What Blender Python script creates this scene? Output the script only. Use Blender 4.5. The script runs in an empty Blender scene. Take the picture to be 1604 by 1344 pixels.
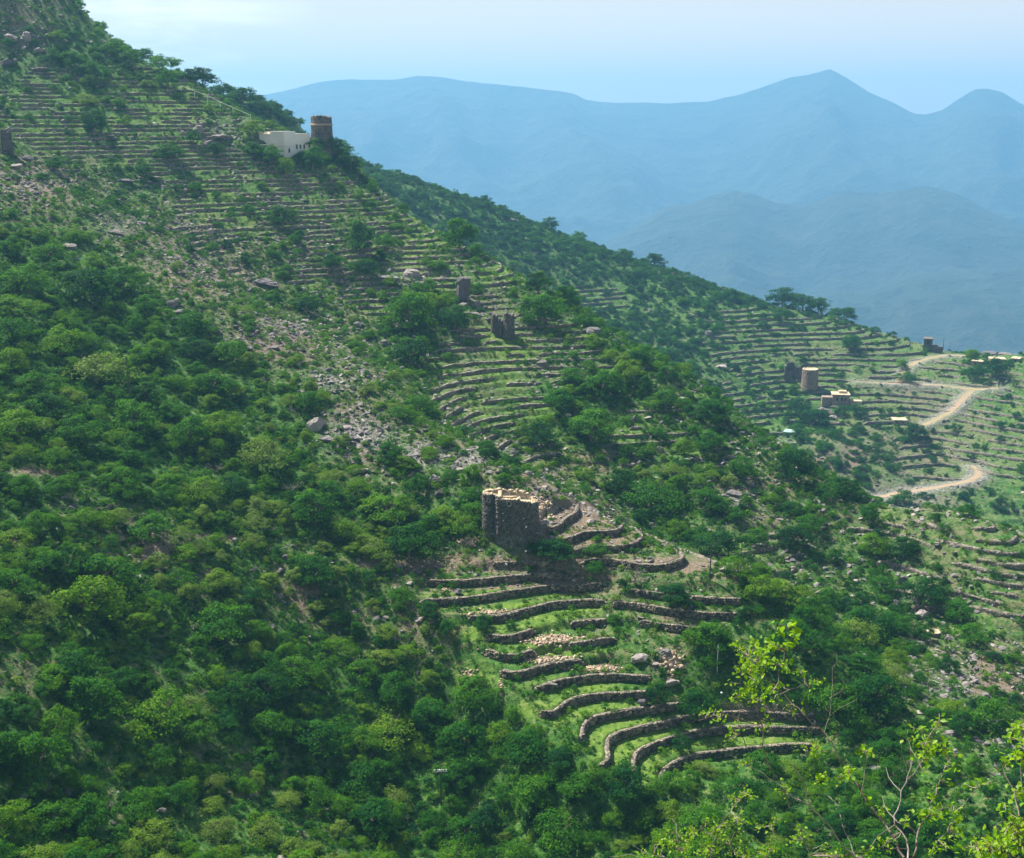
import bpy, bmesh, math, random
import numpy as np
from mathutils import Vector, Matrix

# ---------------------------------------------------------------- camera, sky, sun, exposure
S = bpy.context.scene
COL = S.collection
F_PX, PITCH = 1900.0, math.radians(13.95)      # the photograph is 1604 x 1344
cam_data = bpy.data.cameras.new('camera')
cam = bpy.data.objects.new('camera', cam_data)
COL.objects.link(cam)
cam_data.sensor_width = 36.0
cam_data.lens = F_PX / 1604.0 * 36.0
cam_data.clip_start = 0.1
cam_data.clip_end = 30000.0
cam.location = (0, 0, 0)
cam.rotation_euler = (math.radians(90) - PITCH, 0, 0)
S.camera = cam

SUN_AZ, SUN_EL = math.radians(-48.0), math.radians(54.0)    # azimuth from +Y towards +X
world = bpy.data.worlds.new('World')
S.world = world
world.use_nodes = True
wn, wl = world.node_tree.nodes, world.node_tree.links
wn.clear()
w_out = wn.new('ShaderNodeOutputWorld')
w_bg = wn.new('ShaderNodeBackground')
w_sky = wn.new('ShaderNodeTexSky')
w_sky.sky_type = 'NISHITA'
w_sky.sun_disc = False
w_sky.sun_elevation = SUN_EL
w_sky.sun_rotation = SUN_AZ
w_sky.altitude = 900.0
w_sky.air_density = 1.0
w_sky.dust_density = 3.5
w_sky.ozone_density = 1.0
w_bg.inputs['Strength'].default_value = 0.052
# a thin wisp of high cloud, part of the sky
w_tc = wn.new('ShaderNodeTexCoord')
w_map = wn.new('ShaderNodeMapping')
w_map.inputs['Scale'].default_value = (3.0, 3.0, 22.0)
w_noise = wn.new('ShaderNodeTexNoise')
w_noise.inputs['Scale'].default_value = 2.3
w_noise.inputs['Detail'].default_value = 7.0
w_noise.inputs['Roughness'].default_value = 0.62
w_noise.inputs['Distortion'].default_value = 0.4
w_ramp = wn.new('ShaderNodeValToRGB')
w_ramp.color_ramp.elements[0].position = 0.40
w_ramp.color_ramp.elements[0].color = (0, 0, 0, 1)
w_ramp.color_ramp.elements[1].position = 0.62
w_ramp.color_ramp.elements[1].color = (0.9, 0.9, 0.9, 1)
w_sep = wn.new('ShaderNodeSeparateXYZ')
w_up = wn.new('ShaderNodeMapRange')
w_up.inputs['From Min'].default_value = 0.05
w_up.inputs['From Max'].default_value = 0.14
w_mul = wn.new('ShaderNodeMath'); w_mul.operation = 'MULTIPLY'
w_mix = wn.new('ShaderNodeMix'); w_mix.data_type = 'RGBA'
w_mix.inputs[7].default_value = (11.4, 9.4, 7.5, 1)
wl.new(w_tc.outputs['Generated'], w_map.inputs['Vector'])
wl.new(w_map.outputs[0], w_noise.inputs['Vector'])
wl.new(w_noise.outputs['Fac'], w_ramp.inputs['Fac'])
wl.new(w_tc.outputs['Generated'], w_sep.inputs[0])
wl.new(w_sep.outputs['Z'], w_up.inputs['Value'])
wl.new(w_ramp.outputs['Color'], w_mul.inputs[0])
wl.new(w_up.outputs[0], w_mul.inputs[1])
w_add = wn.new('ShaderNodeMath'); w_add.operation = 'ADD'; w_add.use_clamp = True
w_veil = wn.new('ShaderNodeMapRange')            # milky haze low in the sky, clearer overhead
w_veil.inputs['From Min'].default_value = 0.08; w_veil.inputs['From Max'].default_value = 0.34
w_veil.inputs['To Min'].default_value = 0.74; w_veil.inputs['To Max'].default_value = 0.04
wl.new(w_sep.outputs['Z'], w_veil.inputs['Value']); wl.new(w_veil.outputs[0], w_add.inputs[1])
w_add.inputs[0].default_value = 0.0
wl.new(w_add.outputs[0], w_mix.inputs[0])
wl.new(w_sky.outputs[0], w_mix.inputs[6])
# the wisp itself, a bank of cirrus left of the valley
w_dot = wn.new('ShaderNodeVectorMath'); w_dot.operation = 'DOT_PRODUCT'
w_dot.inputs[1].default_value = (-0.262, 0.960, 0.098)
w_near = wn.new('ShaderNodeMapRange'); w_near.inputs['From Min'].default_value = 0.9930; w_near.inputs['From Max'].default_value = 0.9995
w_mul2 = wn.new('ShaderNodeMath'); w_mul2.operation = 'MULTIPLY'
w_mix2 = wn.new('ShaderNodeMix'); w_mix2.data_type = 'RGBA'; w_mix2.inputs[7].default_value = (13.5, 12.5, 11.5, 1)
wl.new(w_tc.outputs['Generated'], w_dot.inputs[0]); wl.new(w_dot.outputs['Value'], w_near.inputs['Value'])
wl.new(w_ramp.outputs['Color'], w_mul2.inputs[0]); wl.new(w_near.outputs[0], w_mul2.inputs[1])
wl.new(w_mul2.outputs[0], w_mix2.inputs[0]); wl.new(w_mix.outputs[2], w_mix2.inputs[6])
wl.new(w_mix2.outputs[2], w_bg.inputs['Color'])
wl.new(w_bg.outputs[0], w_out.inputs['Surface'])

sun_data = bpy.data.lights.new('sun', 'SUN')
sun_data.energy = 5.0
sun_data.angle = math.radians(0.5)
sun_data.color = (1.0, 0.95, 0.86)
sun = bpy.data.objects.new('sun', sun_data)
COL.objects.link(sun)
SUN_DIR = Vector((math.sin(SUN_AZ) * math.cos(SUN_EL), math.cos(SUN_AZ) * math.cos(SUN_EL), math.sin(SUN_EL)))
sun.rotation_euler = SUN_DIR.to_track_quat('Z', 'Y').to_euler()
sun.location = (-200, 100, 400)

S.view_settings.view_transform = 'Standard'
S.view_settings.look = 'None'
S.view_settings.gamma = 1.0
S.view_settings.use_curve_mapping = False
S.view_settings.exposure = 1.2
S.cycles.max_bounces = 6
S.cycles.diffuse_bounces = 3
S.cycles.glossy_bounces = 2
S.cycles.volume_bounces = 2
S.cycles.use_denoising = True

# ---------------------------------------------------------------- helpers
rng = np.random.default_rng(7)
random.seed(7)

def ray(px, py):
    """unit direction of a photograph pixel, in the world"""
    x = (px - 802.0) / F_PX
    y = -(py - 672.0) / F_PX
    c, s = math.cos(PITCH), math.sin(PITCH)
    v = Vector((x, c + y * s, -s + y * c))
    return v.normalized()

def at_dist(px, py, d):
    return ray(px, py) * d

def at_z(px, py, z):
    r = ray(px, py)
    return r * (z / r.z)

def project(P):
    """world points (n,3) -> photograph pixels and depth"""
    P = np.asarray(P)
    c, s = math.cos(PITCH), math.sin(PITCH)
    f = P[:, 1] * c - P[:, 2] * s
    u = P[:, 1] * s + P[:, 2] * c
    f = np.where(f < 0.01, 0.01, f)
    return 802.0 + F_PX * P[:, 0] / f, 672.0 - F_PX * u / f, f

def tag(o, label=None, cat=None, group=None, kind=None):
    if label: o['label'] = label
    if cat: o['category'] = cat
    if group: o['group'] = group
    if kind: o['kind'] = kind
    return o

def link(name, data, parent=None, loc=None):
    o = bpy.data.objects.new(name, data)
    COL.objects.link(o)
    if parent is not None:
        o.parent = parent
    if loc is not None:
        o.location = loc
    return o

def mesh_np(name, V, Fc, mat=None, smooth=False):
    """quick mesh from arrays; Fc is (n,3) or (n,4) or a list of such arrays"""
    me = bpy.data.meshes.new(name)
    V = np.asarray(V, dtype=np.float32)
    Fs = Fc if isinstance(Fc, list) else [Fc]
    Fs = [np.asarray(f, dtype=np.int32) for f in Fs if len(f)]
    me.vertices.add(len(V))
    me.vertices.foreach_set('co', V.ravel())
    idx = np.concatenate([f.ravel() for f in Fs])
    sizes = np.concatenate([np.full(len(f), f.shape[1], np.int32) for f in Fs])
    me.loops.add(len(idx))
    me.loops.foreach_set('vertex_index', idx)
    me.polygons.add(len(sizes))
    st = np.zeros(len(sizes), np.int32); st[1:] = np.cumsum(sizes)[:-1]
    me.polygons.foreach_set('loop_start', st)
    me.polygons.foreach_set('loop_total', sizes)
    if smooth:
        me.polygons.foreach_set('use_smooth', np.ones(len(sizes), bool))
    me.update(calc_edges=True)
    if mat: me.materials.append(mat)
    return me

def hash2(ix, iy, seed):
    h = (ix.astype(np.int64) * 374761393 + iy.astype(np.int64) * 668265263 + seed * 1274126177) & 0x7fffffff
    h = ((h ^ (h >> 13)) * 1274126177) & 0x7fffffff
    return ((h ^ (h >> 16)) & 0xffffff) / float(0xffffff)

def vnoise(x, y, seed=0):
    ix, iy = np.floor(x), np.floor(y)
    fx, fy = x - ix, y - iy
    fx = fx * fx * (3 - 2 * fx); fy = fy * fy * (3 - 2 * fy)
    a = hash2(ix, iy, seed); b = hash2(ix + 1, iy, seed)
    c = hash2(ix, iy + 1, seed); d = hash2(ix + 1, iy + 1, seed)
    return (a * (1 - fx) + b * fx) * (1 - fy) + (c * (1 - fx) + d * fx) * fy

def fbm(x, y, scale, octaves=4, seed=0, rough=0.5):
    v = np.zeros_like(x, dtype=float); amp = 1.0; tot = 0.0
    for k in range(octaves):
        v += amp * (vnoise(x / scale, y / scale, seed + k * 17) - 0.5)
        tot += amp; amp *= rough; scale *= 0.5
    return v / tot * 2.0       # about -1 .. 1
# ---------------------------------------------------------------- the land as one height field
CP = []                     # control points x, y, z
def P(px, py, d):
    p = at_dist(px, py, d); CP.append((p.x, p.y, p.z))
def H(px, hd, z):           # azimuth of a pixel column, horizontal distance, height
    a = math.atan2((px - 802.0) / F_PX, math.cos(PITCH))
    CP.append((math.sin(a) * hd, math.cos(a) * hd, z))

# terrace wall crests on the near nose, traced: level -> photograph points
LEV0, LEVH = -69.6, 1.4
FORE_WALLS = [
 (1.7, [(739,877),(784,876),(828,875)]),
 (0, [(662,912),(714,910),(760,907),(815,901),(892,897)]),
 (-1, [(733,935),(776,928),(811,923),(873,913),(911,911),(950,910)]),
 (-2, [(795,964),(844,950),(892,941),(919,939),(945,943)]),
 (-3, [(790,998),(819,989),(844,983),(882,977),(927,971)]),
 (-4, [(776,1026),(819,1024),(853,1014),(888,1008),(915,1008)]),
 (-5, [(791,1057),(819,1049),(853,1041),(886,1037),(925,1031),(960,1024)]),
 (-6, [(840,1077),(876,1065),(914,1058),(952,1055),(977,1055)]),
 (-7, [(873,1122),(875,1108),(894,1095),(921,1089),(957,1085),(987,1085)]),
 (-8, [(913,1150),(909,1135),(919,1125),(952,1117),(990,1110),(1028,1106)]),
 (-9, [(957,1199),(947,1172),(949,1156),(972,1146),(1015,1136),(1058,1128)]),
 (-10, [(996,1222),(987,1201),(992,1184),(1015,1168),(1040,1156),(1078,1144),(1129,1138),(1185,1136),(1270,1133)]),
 (-11.3, [(1030,1216),(1043,1201),(1078,1186),(1129,1179),(1190,1171),(1262,1165)]),
]
for lv, pts in FORE_WALLS:
    for px, py in pts:
        if abs(lv - round(lv)) < .01 or lv < -11:
            p = at_z(px, py, LEV0 + LEVH * (round(lv) if lv > -11 else -11)); CP.append((p.x, p.y, p.z))
# upper nose, right of the tower
for lv, pts in [(4.2, [(853,826),(876,814),(901,794)]), (3, [(883,844),(905,826),(927,809)]),
                (1.5, [(982,872),(1010,860),(1025,854)]), (1.2, [(1018,882),(1053,865)]), (.4, [(1083,890),(1109,877)])]:
    for px, py in pts:
        p = at_z(px, py, LEV0 + LEVH * lv); CP.append((p.x, p.y, p.z))
# near left hillside
for a in [(0,1344,134),(300,1344,145),(600,1344,160),(800,1300,168),(0,1100,150),(300,1100,165),(560,1100,178),(700,1150,180),
          (0,900,170),(300,900,185),(560,880,196),(660,880,199),(560,1000,187),(690,1000,185),(760,1060,182),(0,700,200),(300,700,215),(560,700,222),
          (0,550,235),(200,560,242),(400,600,240),(0,400,275),(150,420,278),
          # crest of the first spur
          (0,250,325),(140,330,306),(300,430,285),(430,510,266),(560,590,248),(660,650,236),(740,700,226),(850,755,214),(950,810,207),(1050,860,202),(1150,893,199),
          (800,845,200),(900,870,196),
          (1000,950,193),(1200,1000,190),(1100,1050,185),(1000,1050,183),(1270,1060,185),
          (1400,1200,180),(1600,1200,184),(1200,1250,170),(1300,1344,163),(1000,1290,167),(1100,1344,161),(1600,1344,165),(1450,1090,196),
          # gully and second face
          (200,330,328),(400,460,300),(550,530,284),(680,600,268),(900,760,240),(1150,875,231),(1300,1000,214),(1450,1000,224),(1604,1100,214),
          (0,100,398),(200,200,372),(400,300,350),(600,400,328),(800,550,290),(1000,700,262),(1200,820,246),(0,200,345),(100,270,338),(500,400,318),
          # crest of the second spur
          (0,-90,450),(110,0,436),(200,85,425),(290,125,408),(400,190,400),(530,240,392),(620,320,372),(700,368,358),(780,408,345),(900,478,325),(1000,545,310),(1100,600,294),(1160,655,284),
          (1220,700,276),(1350,785,262),(1480,808,252),(1604,890,240),(1400,860,248),(1500,950,235),
          # trees behind on the left
          (400,160,510),(470,198,505),
          # third spur: crest
          (560,262,700),(680,300,690),(800,338,680),(900,378,670),(1000,412,660),(1100,445,650),(1200,476,640),(1280,488,632),(1340,505,628),(1400,524,622),(1470,548,615),(1530,560,600),(1604,562,590),(1700,570,590),
          # third spur: face
          (900,450,600),(1000,500,585),(1150,540,575),(1268,600,560),(1320,630,545),(1100,590,540),(1200,660,520),(1400,590,572),(1500,600,568),(1440,660,540),
          (1300,700,500),(1400,770,478),(1530,740,500),(1604,640,545),(1604,760,492),(1500,800,470),(1604,870,455),(700,330,630),(620,290,640)]:
    P(*a)
# hidden ground: behind crests, under the camera, outside the frame
for a in [(802,2,-2.6),(802,12,-11),(300,30,-27),(802,30,-28),(1300,30,-29),(-200,30,-26),(1900,30,-31),(802,70,-66),(0,70,-58),(1604,70,-72),(200,105,-72),(802,110,-86),(1400,110,-92),(-300,110,-62),(1900,120,-98),
          (-300,200,-40),(-300,330,10),(-300,450,75),(1900,220,-100),(1900,330,-120),(1900,450,-150),(1900,560,-118),
          # behind crest 1 nose
          (1150,216,-78.5),(1050,222,-77),(950,224,-73),(850,232,-68.5),(740,243,-62.5),
          # behind crest 2
          (1604,300,-125),(1480,300,-118),(1350,310,-112),(1220,330,-108),(1100,350,-103),(900,390,-88),(780,410,-78),(620,440,-60),(530,450,-40),(400,450,4),(290,455,12),(200,500,15),
          (1604,370,-152),(1350,400,-146),(1100,430,-130),(900,480,-105),(700,520,-70),(560,560,-50),
          # behind trees on the left and the third spur
          (470,600,-25),(300,640,10),(100,600,40),(560,800,-70),(800,780,-95),(1000,760,-125),(1200,740,-150),(1400,720,-170),(1600,700,-170),(1800,690,-180),
          (300,850,-60),(0,800,0),(-300,700,60),(560,950,-160),(1000,930,-230),(1500,900,-270),(0,950,-110)]:
    H(*a)
CP = np.array(CP)

def tps(Pc, Xq, lam=2e-4):
    sc = 200.0
    A = Pc[:, :2] / sc
    n = len(A)
    d2 = ((A[:, None, :] - A[None]) ** 2).sum(-1)
    K = 0.5 * d2 * np.log(d2 + 1e-12)
    K += lam * np.eye(n)
    Q = np.hstack([np.ones((n, 1)), A])
    M = np.block([[K, Q], [Q.T, np.zeros((3, 3))]])
    sol = np.linalg.solve(M, np.concatenate([Pc[:, 2], np.zeros(3)]))
    w, c = sol[:n].astype(np.float32), sol[n:]
    A = A.astype(np.float32)
    out = np.empty(len(Xq))
    for s0 in range(0, len(Xq), 20000):
        B = (Xq[s0:s0 + 20000] / sc).astype(np.float32)
        d2 = ((B[:, None, :] - A[None]) ** 2).sum(-1)
        out[s0:s0 + 20000] = (0.5 * d2 * np.log(d2 + 1e-12)) @ w + c[0] + B @ c[1:]
    return out

GX0, GY0, GS = -420.0, -30.0, 2.0
GNX, GNY = 450, 510
gx = GX0 + np.arange(GNX) * GS
gy = GY0 + np.arange(GNY) * GS
GXX, GYY = np.meshgrid(gx, gy, indexing='ij')
GZ = tps(CP, np.stack([GXX.ravel(), GYY.ravel()], 1)).reshape(GNX, GNY)
GZ = np.minimum(GZ, 120 + (GZ - 120) * .2 * (GZ > 120)) * (GZ > 120) + GZ * (GZ <= 120)
GZ = np.minimum(GZ, 190)

def base(x, y):
    """Catmull-Rom sample of the grid"""
    fx = np.clip((np.asarray(x, float) - GX0) / GS, 1, GNX - 2.001)
    fy = np.clip((np.asarray(y, float) - GY0) / GS, 1, GNY - 2.001)
    ix, iy = fx.astype(int), fy.astype(int)
    tx, ty = fx - ix, fy - iy
    def w(t):
        return (-.5*t + t*t - .5*t**3, 1 - 2.5*t*t + 1.5*t**3, .5*t + 2*t*t - 1.5*t**3, -.5*t*t + .5*t**3)
    wx, wy = w(tx), w(ty)
    out = np.zeros_like(fx)
    for i in range(4):
        for j in range(4):
            out += wx[i] * wy[j] * GZ[np.clip(ix + i - 1, 0, GNX - 1), np.clip(iy + j - 1, 0, GNY - 1)]
    return out

# ---------------------------------------------------------------- what covers the land (read off the photograph, baked onto world positions)
TREE = """4833000000000000
4678330000000000
3555670000000000
2355457700000000
6425554678700000
7652547446677766
8875237256752324
9887634267765335
8998744356766543
6678887623765544
7656563212365555
7876564223465765
5878875213467645
7787788821245654
8776788884256665
7767767888888877"""
DRY = """6322000000000000
3222444444444444
4335322222222222
7443443222222222
3586555333333333
2358564653343444
1124763554445554
1112375633443564
2111276664355675
4542123386265554
3564546586535444
3225555444443445
5242234434433365
3334321121344446
3444421112233335
4343443311122233"""
TREE = np.array([[int(c) for c in r] for r in TREE.split()], float) / 9.0
DRY = np.array([[int(c) for c in r] for r in DRY.split()], float) / 9.0

def table(T, px, py):
    fx = np.clip(px / 100.25 - .5, 0, 14.999); fy = np.clip(py / 84.0 - .5, 0, 14.999)
    ix, iy = fx.astype(int), fy.astype(int)
    tx, ty = fx - ix, fy - iy
    return (T[iy, ix] * (1-tx) + T[iy, ix+1] * tx) * (1-ty) + (T[iy+1, ix] * (1-tx) + T[iy+1, ix+1] * tx) * ty

Z1B = [(800,930,150,50,1),(860,1010,105,65,1),(930,1090,95,65,1),(1010,1160,100,65,1),(1150,1150,140,40,1),(1000,850,120,45,1),(885,815,40,28,1),(1090,880,60,22,1),(1060,960,110,45,.8),(1230,1150,60,40,1)]
Z2B = [(60,330-60,60,40,.5),(250,120,110,40,1),(350,260,120,60,1),(470,400,130,60,.9),(600,470,70,40,.7),(660,300,60,40,.8),(560,560,60,40,.5),(900,560,80,40,.6),(1060,650,80,40,.5),(930,760,60,30,.5),(1100,720,70,30,.6),(1230,900,60,40,.6),(1450,1010,60,30,.6),(1320,800,50,30,.6),(80,160,110,60,1),(200,170,130,70,1),(330,200,130,50,.7),(150,225,90,40,1),(520,320,130,55,1),(610,340,80,50,1),(400,350,130,70,.8),(720,410,110,40,1),(810,455,80,45,.8),(770,560,100,55,1),
       (770,630,110,60,1),(800,695,90,50,.8),(870,520,70,30,.8),(1000,690,90,32,.8),(1200,860,70,40,.8),(1290,940,50,30,.7),(1500,880,130,90,1),(1560,965,90,60,1),(1390,820,70,40,.9)]
Z3B = [(1280,640,60,40,.7),(1450,720,60,40,.7),(1500,640,50,40,.9),(930,470,55,28,.9),(1250,540,150,75,1),(1400,560,110,50,1),(1350,620,140,60,1),(1180,640,70,45,1),(1560,690,90,75,1),(1580,780,60,55,1),(1440,640,60,40,1),(1560,605,60,30,1),(1090,500,40,20,.5)]
ZH = (LEVH, 1.15, 1.65)
ZO = (LEV0, -60.0, -110.0)

def blobs(L, px, py):
    m = np.zeros_like(px)
    for cx, cy, rx, ry, s in L:
        d = ((px - cx) / rx) ** 2 + ((py - cy) / ry) ** 2
        m = np.maximum(m, s * np.clip((1.25 - d) * 2.2, 0, 1))
    return m

GULLY = ([-400,0,300,560,740,850,950,1150,1604,2000], [345,332,290,256,235,222,217,208,200,196])

def seg_dist(x, y, pts):
    """distance to a polyline and the height at the nearest point"""
    best = np.full(np.shape(x), 1e9); zz = np.zeros(np.shape(x))
    for (ax, ay, az), (bx, by, bz) in zip(pts[:-1], pts[1:]):
        dx, dy = bx - ax, by - ay
        t = np.clip(((x - ax) * dx + (y - ay) * dy) / (dx*dx + dy*dy), 0, 1)
        d = np.hypot(x - ax - t*dx, y - ay - t*dy)
        k = d < best
        best = np.where(k, d, best); zz = np.where(k, az + t*(bz-az), zz)
    return best, zz

def smooth_base(x, y):
    r = np.hypot(x, y)
    b = base(x, y)
    amp = np.clip((r - 60) / 60, 0, 1)
    n = fbm(x, y, 42, 3, 11) * 1.6 + fbm(x, y, 9, 3, 5) * 0.75
    px, py, f = project(np.stack([x, y, b], -1).reshape(-1, 3))
    px = px.reshape(x.shape); py = py.reshape(x.shape)
    m1 = blobs(Z1B, px, py) * (r < 235)
    return b + n * amp * (1 - .88 * m1), px, py, r

def cast(px, py, dmin=60.0, dmax=900.0, lift=0.0, fn=None):
    """first hit of a pixel's ray with the land"""
    v = ray(px, py)
    t = np.exp(np.linspace(math.log(dmin), math.log(dmax), 1500))
    x, y, z = v.x * t, v.y * t, v.z * t
    g = (fn or (lambda a, b: smooth_base(a, b)[0]))(x, y)
    hit = np.nonzero(z < g + lift)[0]
    if len(hit) == 0:
        k = int(np.argmin(z - g))           # the ray that just clears a crest stands on that crest
    else:
        k = int(hit[0])
        if k > 0:
            a, b = (z[k-1] - g[k-1]), (g[k] - z[k])
            s = a / max(a + b, 1e-6)
            tt = t[k-1] + (t[k] - t[k-1]) * s
            return (v.x * tt, v.y * tt, v.z * tt)
    return (x[k], y[k], float(g[k]))

ROADS_PX = {
 'upper': [(1378,599),(1397,601),(1406,597),(1413,587),(1421,576),(1434,568),(1455,561),(1482,556),(1512,557)],
 'middle': [(1345,597),(1378,599),(1430,601),(1480,604),(1503,607),(1530,609),(1562,607)],
 'lower': [(1526,609),(1513,619),(1500,634),(1488,645),(1467,657),(1437,669)],
 'bend': [(1380,778),(1412,771),(1450,766),(1490,759),(1519,753),(1533,744),(1532,737),(1525,731)],
}
ROADS = {}
for k, pts in ROADS_PX.items():
    ROADS[k] = [cast(px, py, dmin=430) for px, py in pts]
ROAD_W = 1.55

def zones(x, y, px, py, r):
    gd = np.interp(px, *GULLY)
    jx = fbm(x, y, 22, 3, 61) * 34; jy = fbm(x, y, 22, 3, 62) * 22
    brk = np.clip(fbm(x, y, 16, 3, 63) * 2.2 + 1.25, 0, 1)
    brk = np.maximum(brk, np.clip((px - 1330) / 60, 0, 1))
    m1 = blobs(Z1B, px, py) * (r < gd + 8)
    m2 = blobs(Z2B, px + jx, py + jy) * brk * np.clip((r - gd - 3) / 6, 0, 1) * (r < 440)
    m3 = blobs(Z3B, px + jx, py + jy) * np.clip(brk + .35, 0, 1) * (r > 440)
    return m1, m2, m3

def ground(x, y, full=False):
    x = np.asarray(x, float); y = np.asarray(y, float)
    z, px, py, r = smooth_base(x, y)
    ms = zones(x, y, px, py, r)
    zb = z.copy()
    for m, h, o in zip(ms, ZH, ZO):
        q = (zb - o) / h
        k = np.floor(q); f = q - k
        riser = 0.16
        t = np.where(f < riser, f / riser, 1.0)
        zt = o + h * (k - 1 + t) + .22 * h * np.clip((f - riser) / (1 - riser), 0, 1) + .22 * h * (1 - t)
        mm = np.clip(m * 2.2 - .5, 0, 1)
        z = z * (1 - mm) + (zt + .0) * mm
    rr = r > 420
    if rr.any():
        for pts in ROADS.values():
            d, zz = seg_dist(x, y, pts)
            w = np.clip(1 - (d - ROAD_W - .6) / 3.5, 0, 1)
            w = w * w * (3 - 2*w) * rr
            z = z * (1 - w) + zz * w
    # fine unevenness
    fine = np.clip((r - 20) / 60, 0, 1) * np.clip(1 - ms[0]*.8, .2, 1)
    z = z + fbm(x, y, 2.6, 3, 3) * .22 * fine
    if full:
        return z, zb, px, py, r, ms
    return z

# ---- surfaces
def new_mat(name, rough=0.85):
    m = bpy.data.materials.new(name); m.use_nodes = True
    b = m.node_tree.nodes['Principled BSDF']
    b.inputs['Roughness'].default_value = rough
    b.inputs['Specular IOR Level'].default_value = 0.25
    return m, m.node_tree.nodes, m.node_tree.links, b

def n_noise(N, L, scale, detail=4, rough=.55, vec=None, w=0.0):
    n = N.new('ShaderNodeTexNoise'); n.inputs['Scale'].default_value = scale
    n.inputs['Detail'].default_value = detail; n.inputs['Roughness'].default_value = rough
    if vec is not None: L.new(vec, n.inputs['Vector'])
    return n
def n_ramp(N, L, src, stops):
    r = N.new('ShaderNodeValToRGB'); L.new(src, r.inputs[0])
    e = r.color_ramp.elements
    while len(e) < len(stops): e.new(.5)
    for k, (p, c) in enumerate(stops):
        e[k].position = p; e[k].color = (*c, 1) if len(c) == 3 else c
    return r
def n_mix(N, L, fac, a, b, mode='MIX'):
    m = N.new('ShaderNodeMix'); m.data_type = 'RGBA'; m.blend_type = mode
    for s, v in ((0, fac), (6, a), (7, b)):
        if hasattr(v, 'is_output') or isinstance(v, bpy.types.NodeSocket): L.new(v, m.inputs[s])
        elif s == 0: m.inputs[0].default_value = v
        else: m.inputs[s].default_value = (*v, 1)
    return m.outputs[2]
def n_math(N, L, op, a, b=0.0, clamp=False):
    m = N.new('ShaderNodeMath'); m.operation = op; m.use_clamp = clamp
    for s, v in ((0, a), (1, b)):
        if isinstance(v, bpy.types.NodeSocket): L.new(v, m.inputs[s])
        else: m.inputs[s].default_value = v
    return m.outputs[0]
def n_bump(N, L, b, h, strength=.5, dist=.1):
    m = N.new('ShaderNodeBump'); m.inputs['Strength'].default_value = strength; m.inputs['Distance'].default_value = dist
    L.new(h, m.inputs['Height']); L.new(m.outputs[0], b.inputs['Normal'])

M_ground, N, L, B = new_mat('hillside_ground', .95)
geo = N.new('ShaderNodeNewGeometry'); pos = geo.outputs['Position']
def attr(N, name, kind='GEOMETRY'):
    a = N.new('ShaderNodeAttribute'); a.attribute_name = name; a.attribute_type = kind; return a.outputs['Fac']
n1 = n_noise(N, L, .9, 6, .65, pos); n2 = n_noise(N, L, .12, 4, .5, pos); n3 = n_noise(N, L, 4.0, 3, .6, pos)
vor = N.new('ShaderNodeTexVoronoi'); vor.inputs['Scale'].default_value = 1.6; L.new(pos, vor.inputs['Vector'])
grass = n_ramp(N, L, n1.outputs['Fac'], [(.3, (.010,.045,.008)), (.5, (.042,.125,.014)), (.68, (.125,.185,.04))]).outputs[0]
soil = n_ramp(N, L, n3.outputs['Fac'], [(.3, (.08,.062,.042)), (.55, (.20,.155,.105)), (.75, (.33,.26,.175))]).outputs[0]
rock = n_ramp(N, L, vor.outputs['Color'], [(.1, (.10,.095,.10)), (.5, (.22,.20,.20)), (.9, (.40,.36,.33))]).outputs[0]
dry = attr(N, 'dry')
dfac = n_math(N, L, 'ADD', n_math(N, L, 'MULTIPLY', n_math(N, L, 'SUBTRACT', n1.outputs['Fac'], .5), 3.0), n_math(N, L, 'SUBTRACT', n_math(N, L, 'MULTIPLY', dry, 2.4), .74))
dfac = n_math(N, L, 'ADD', dfac, n_math(N, L, 'MULTIPLY', n_math(N, L, 'SUBTRACT', n2.outputs['Fac'], .5), 1.6), True)
rockf = n_math(N, L, 'MULTIPLY', n_math(N, L, 'SUBTRACT', n3.outputs['Fac'], n_math(N, L, 'SUBTRACT', .74, n_math(N, L, 'MULTIPLY', attr(N, 'rock'), .42))), 9.0, True)
col = n_mix(N, L, dfac, grass, soil)
col = n_mix(N, L, rockf, col, rock)
gravel = n_ramp(N, L, n3.outputs['Fac'], [(.3, (.24,.17,.11)), (.7, (.46,.35,.24))]).outputs[0]
col = n_mix(N, L, attr(N, 'road'), col, gravel)
col = n_mix(N, L, attr(N, 'lush'), col, n_ramp(N, L, n1.outputs['Fac'], [(.3, (.05,.12,.012)), (.55, (.125,.215,.026)), (.75, (.27,.27,.09))]).outputs[0])
L.new(col, B.inputs['Base Color'])
n_bump(N, L, B, n_math(N, L, 'ADD', n1.outputs['Fac'], n_math(N, L, 'MULTIPLY', n3.outputs['Fac'], .5)), .9, .5)

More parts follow.
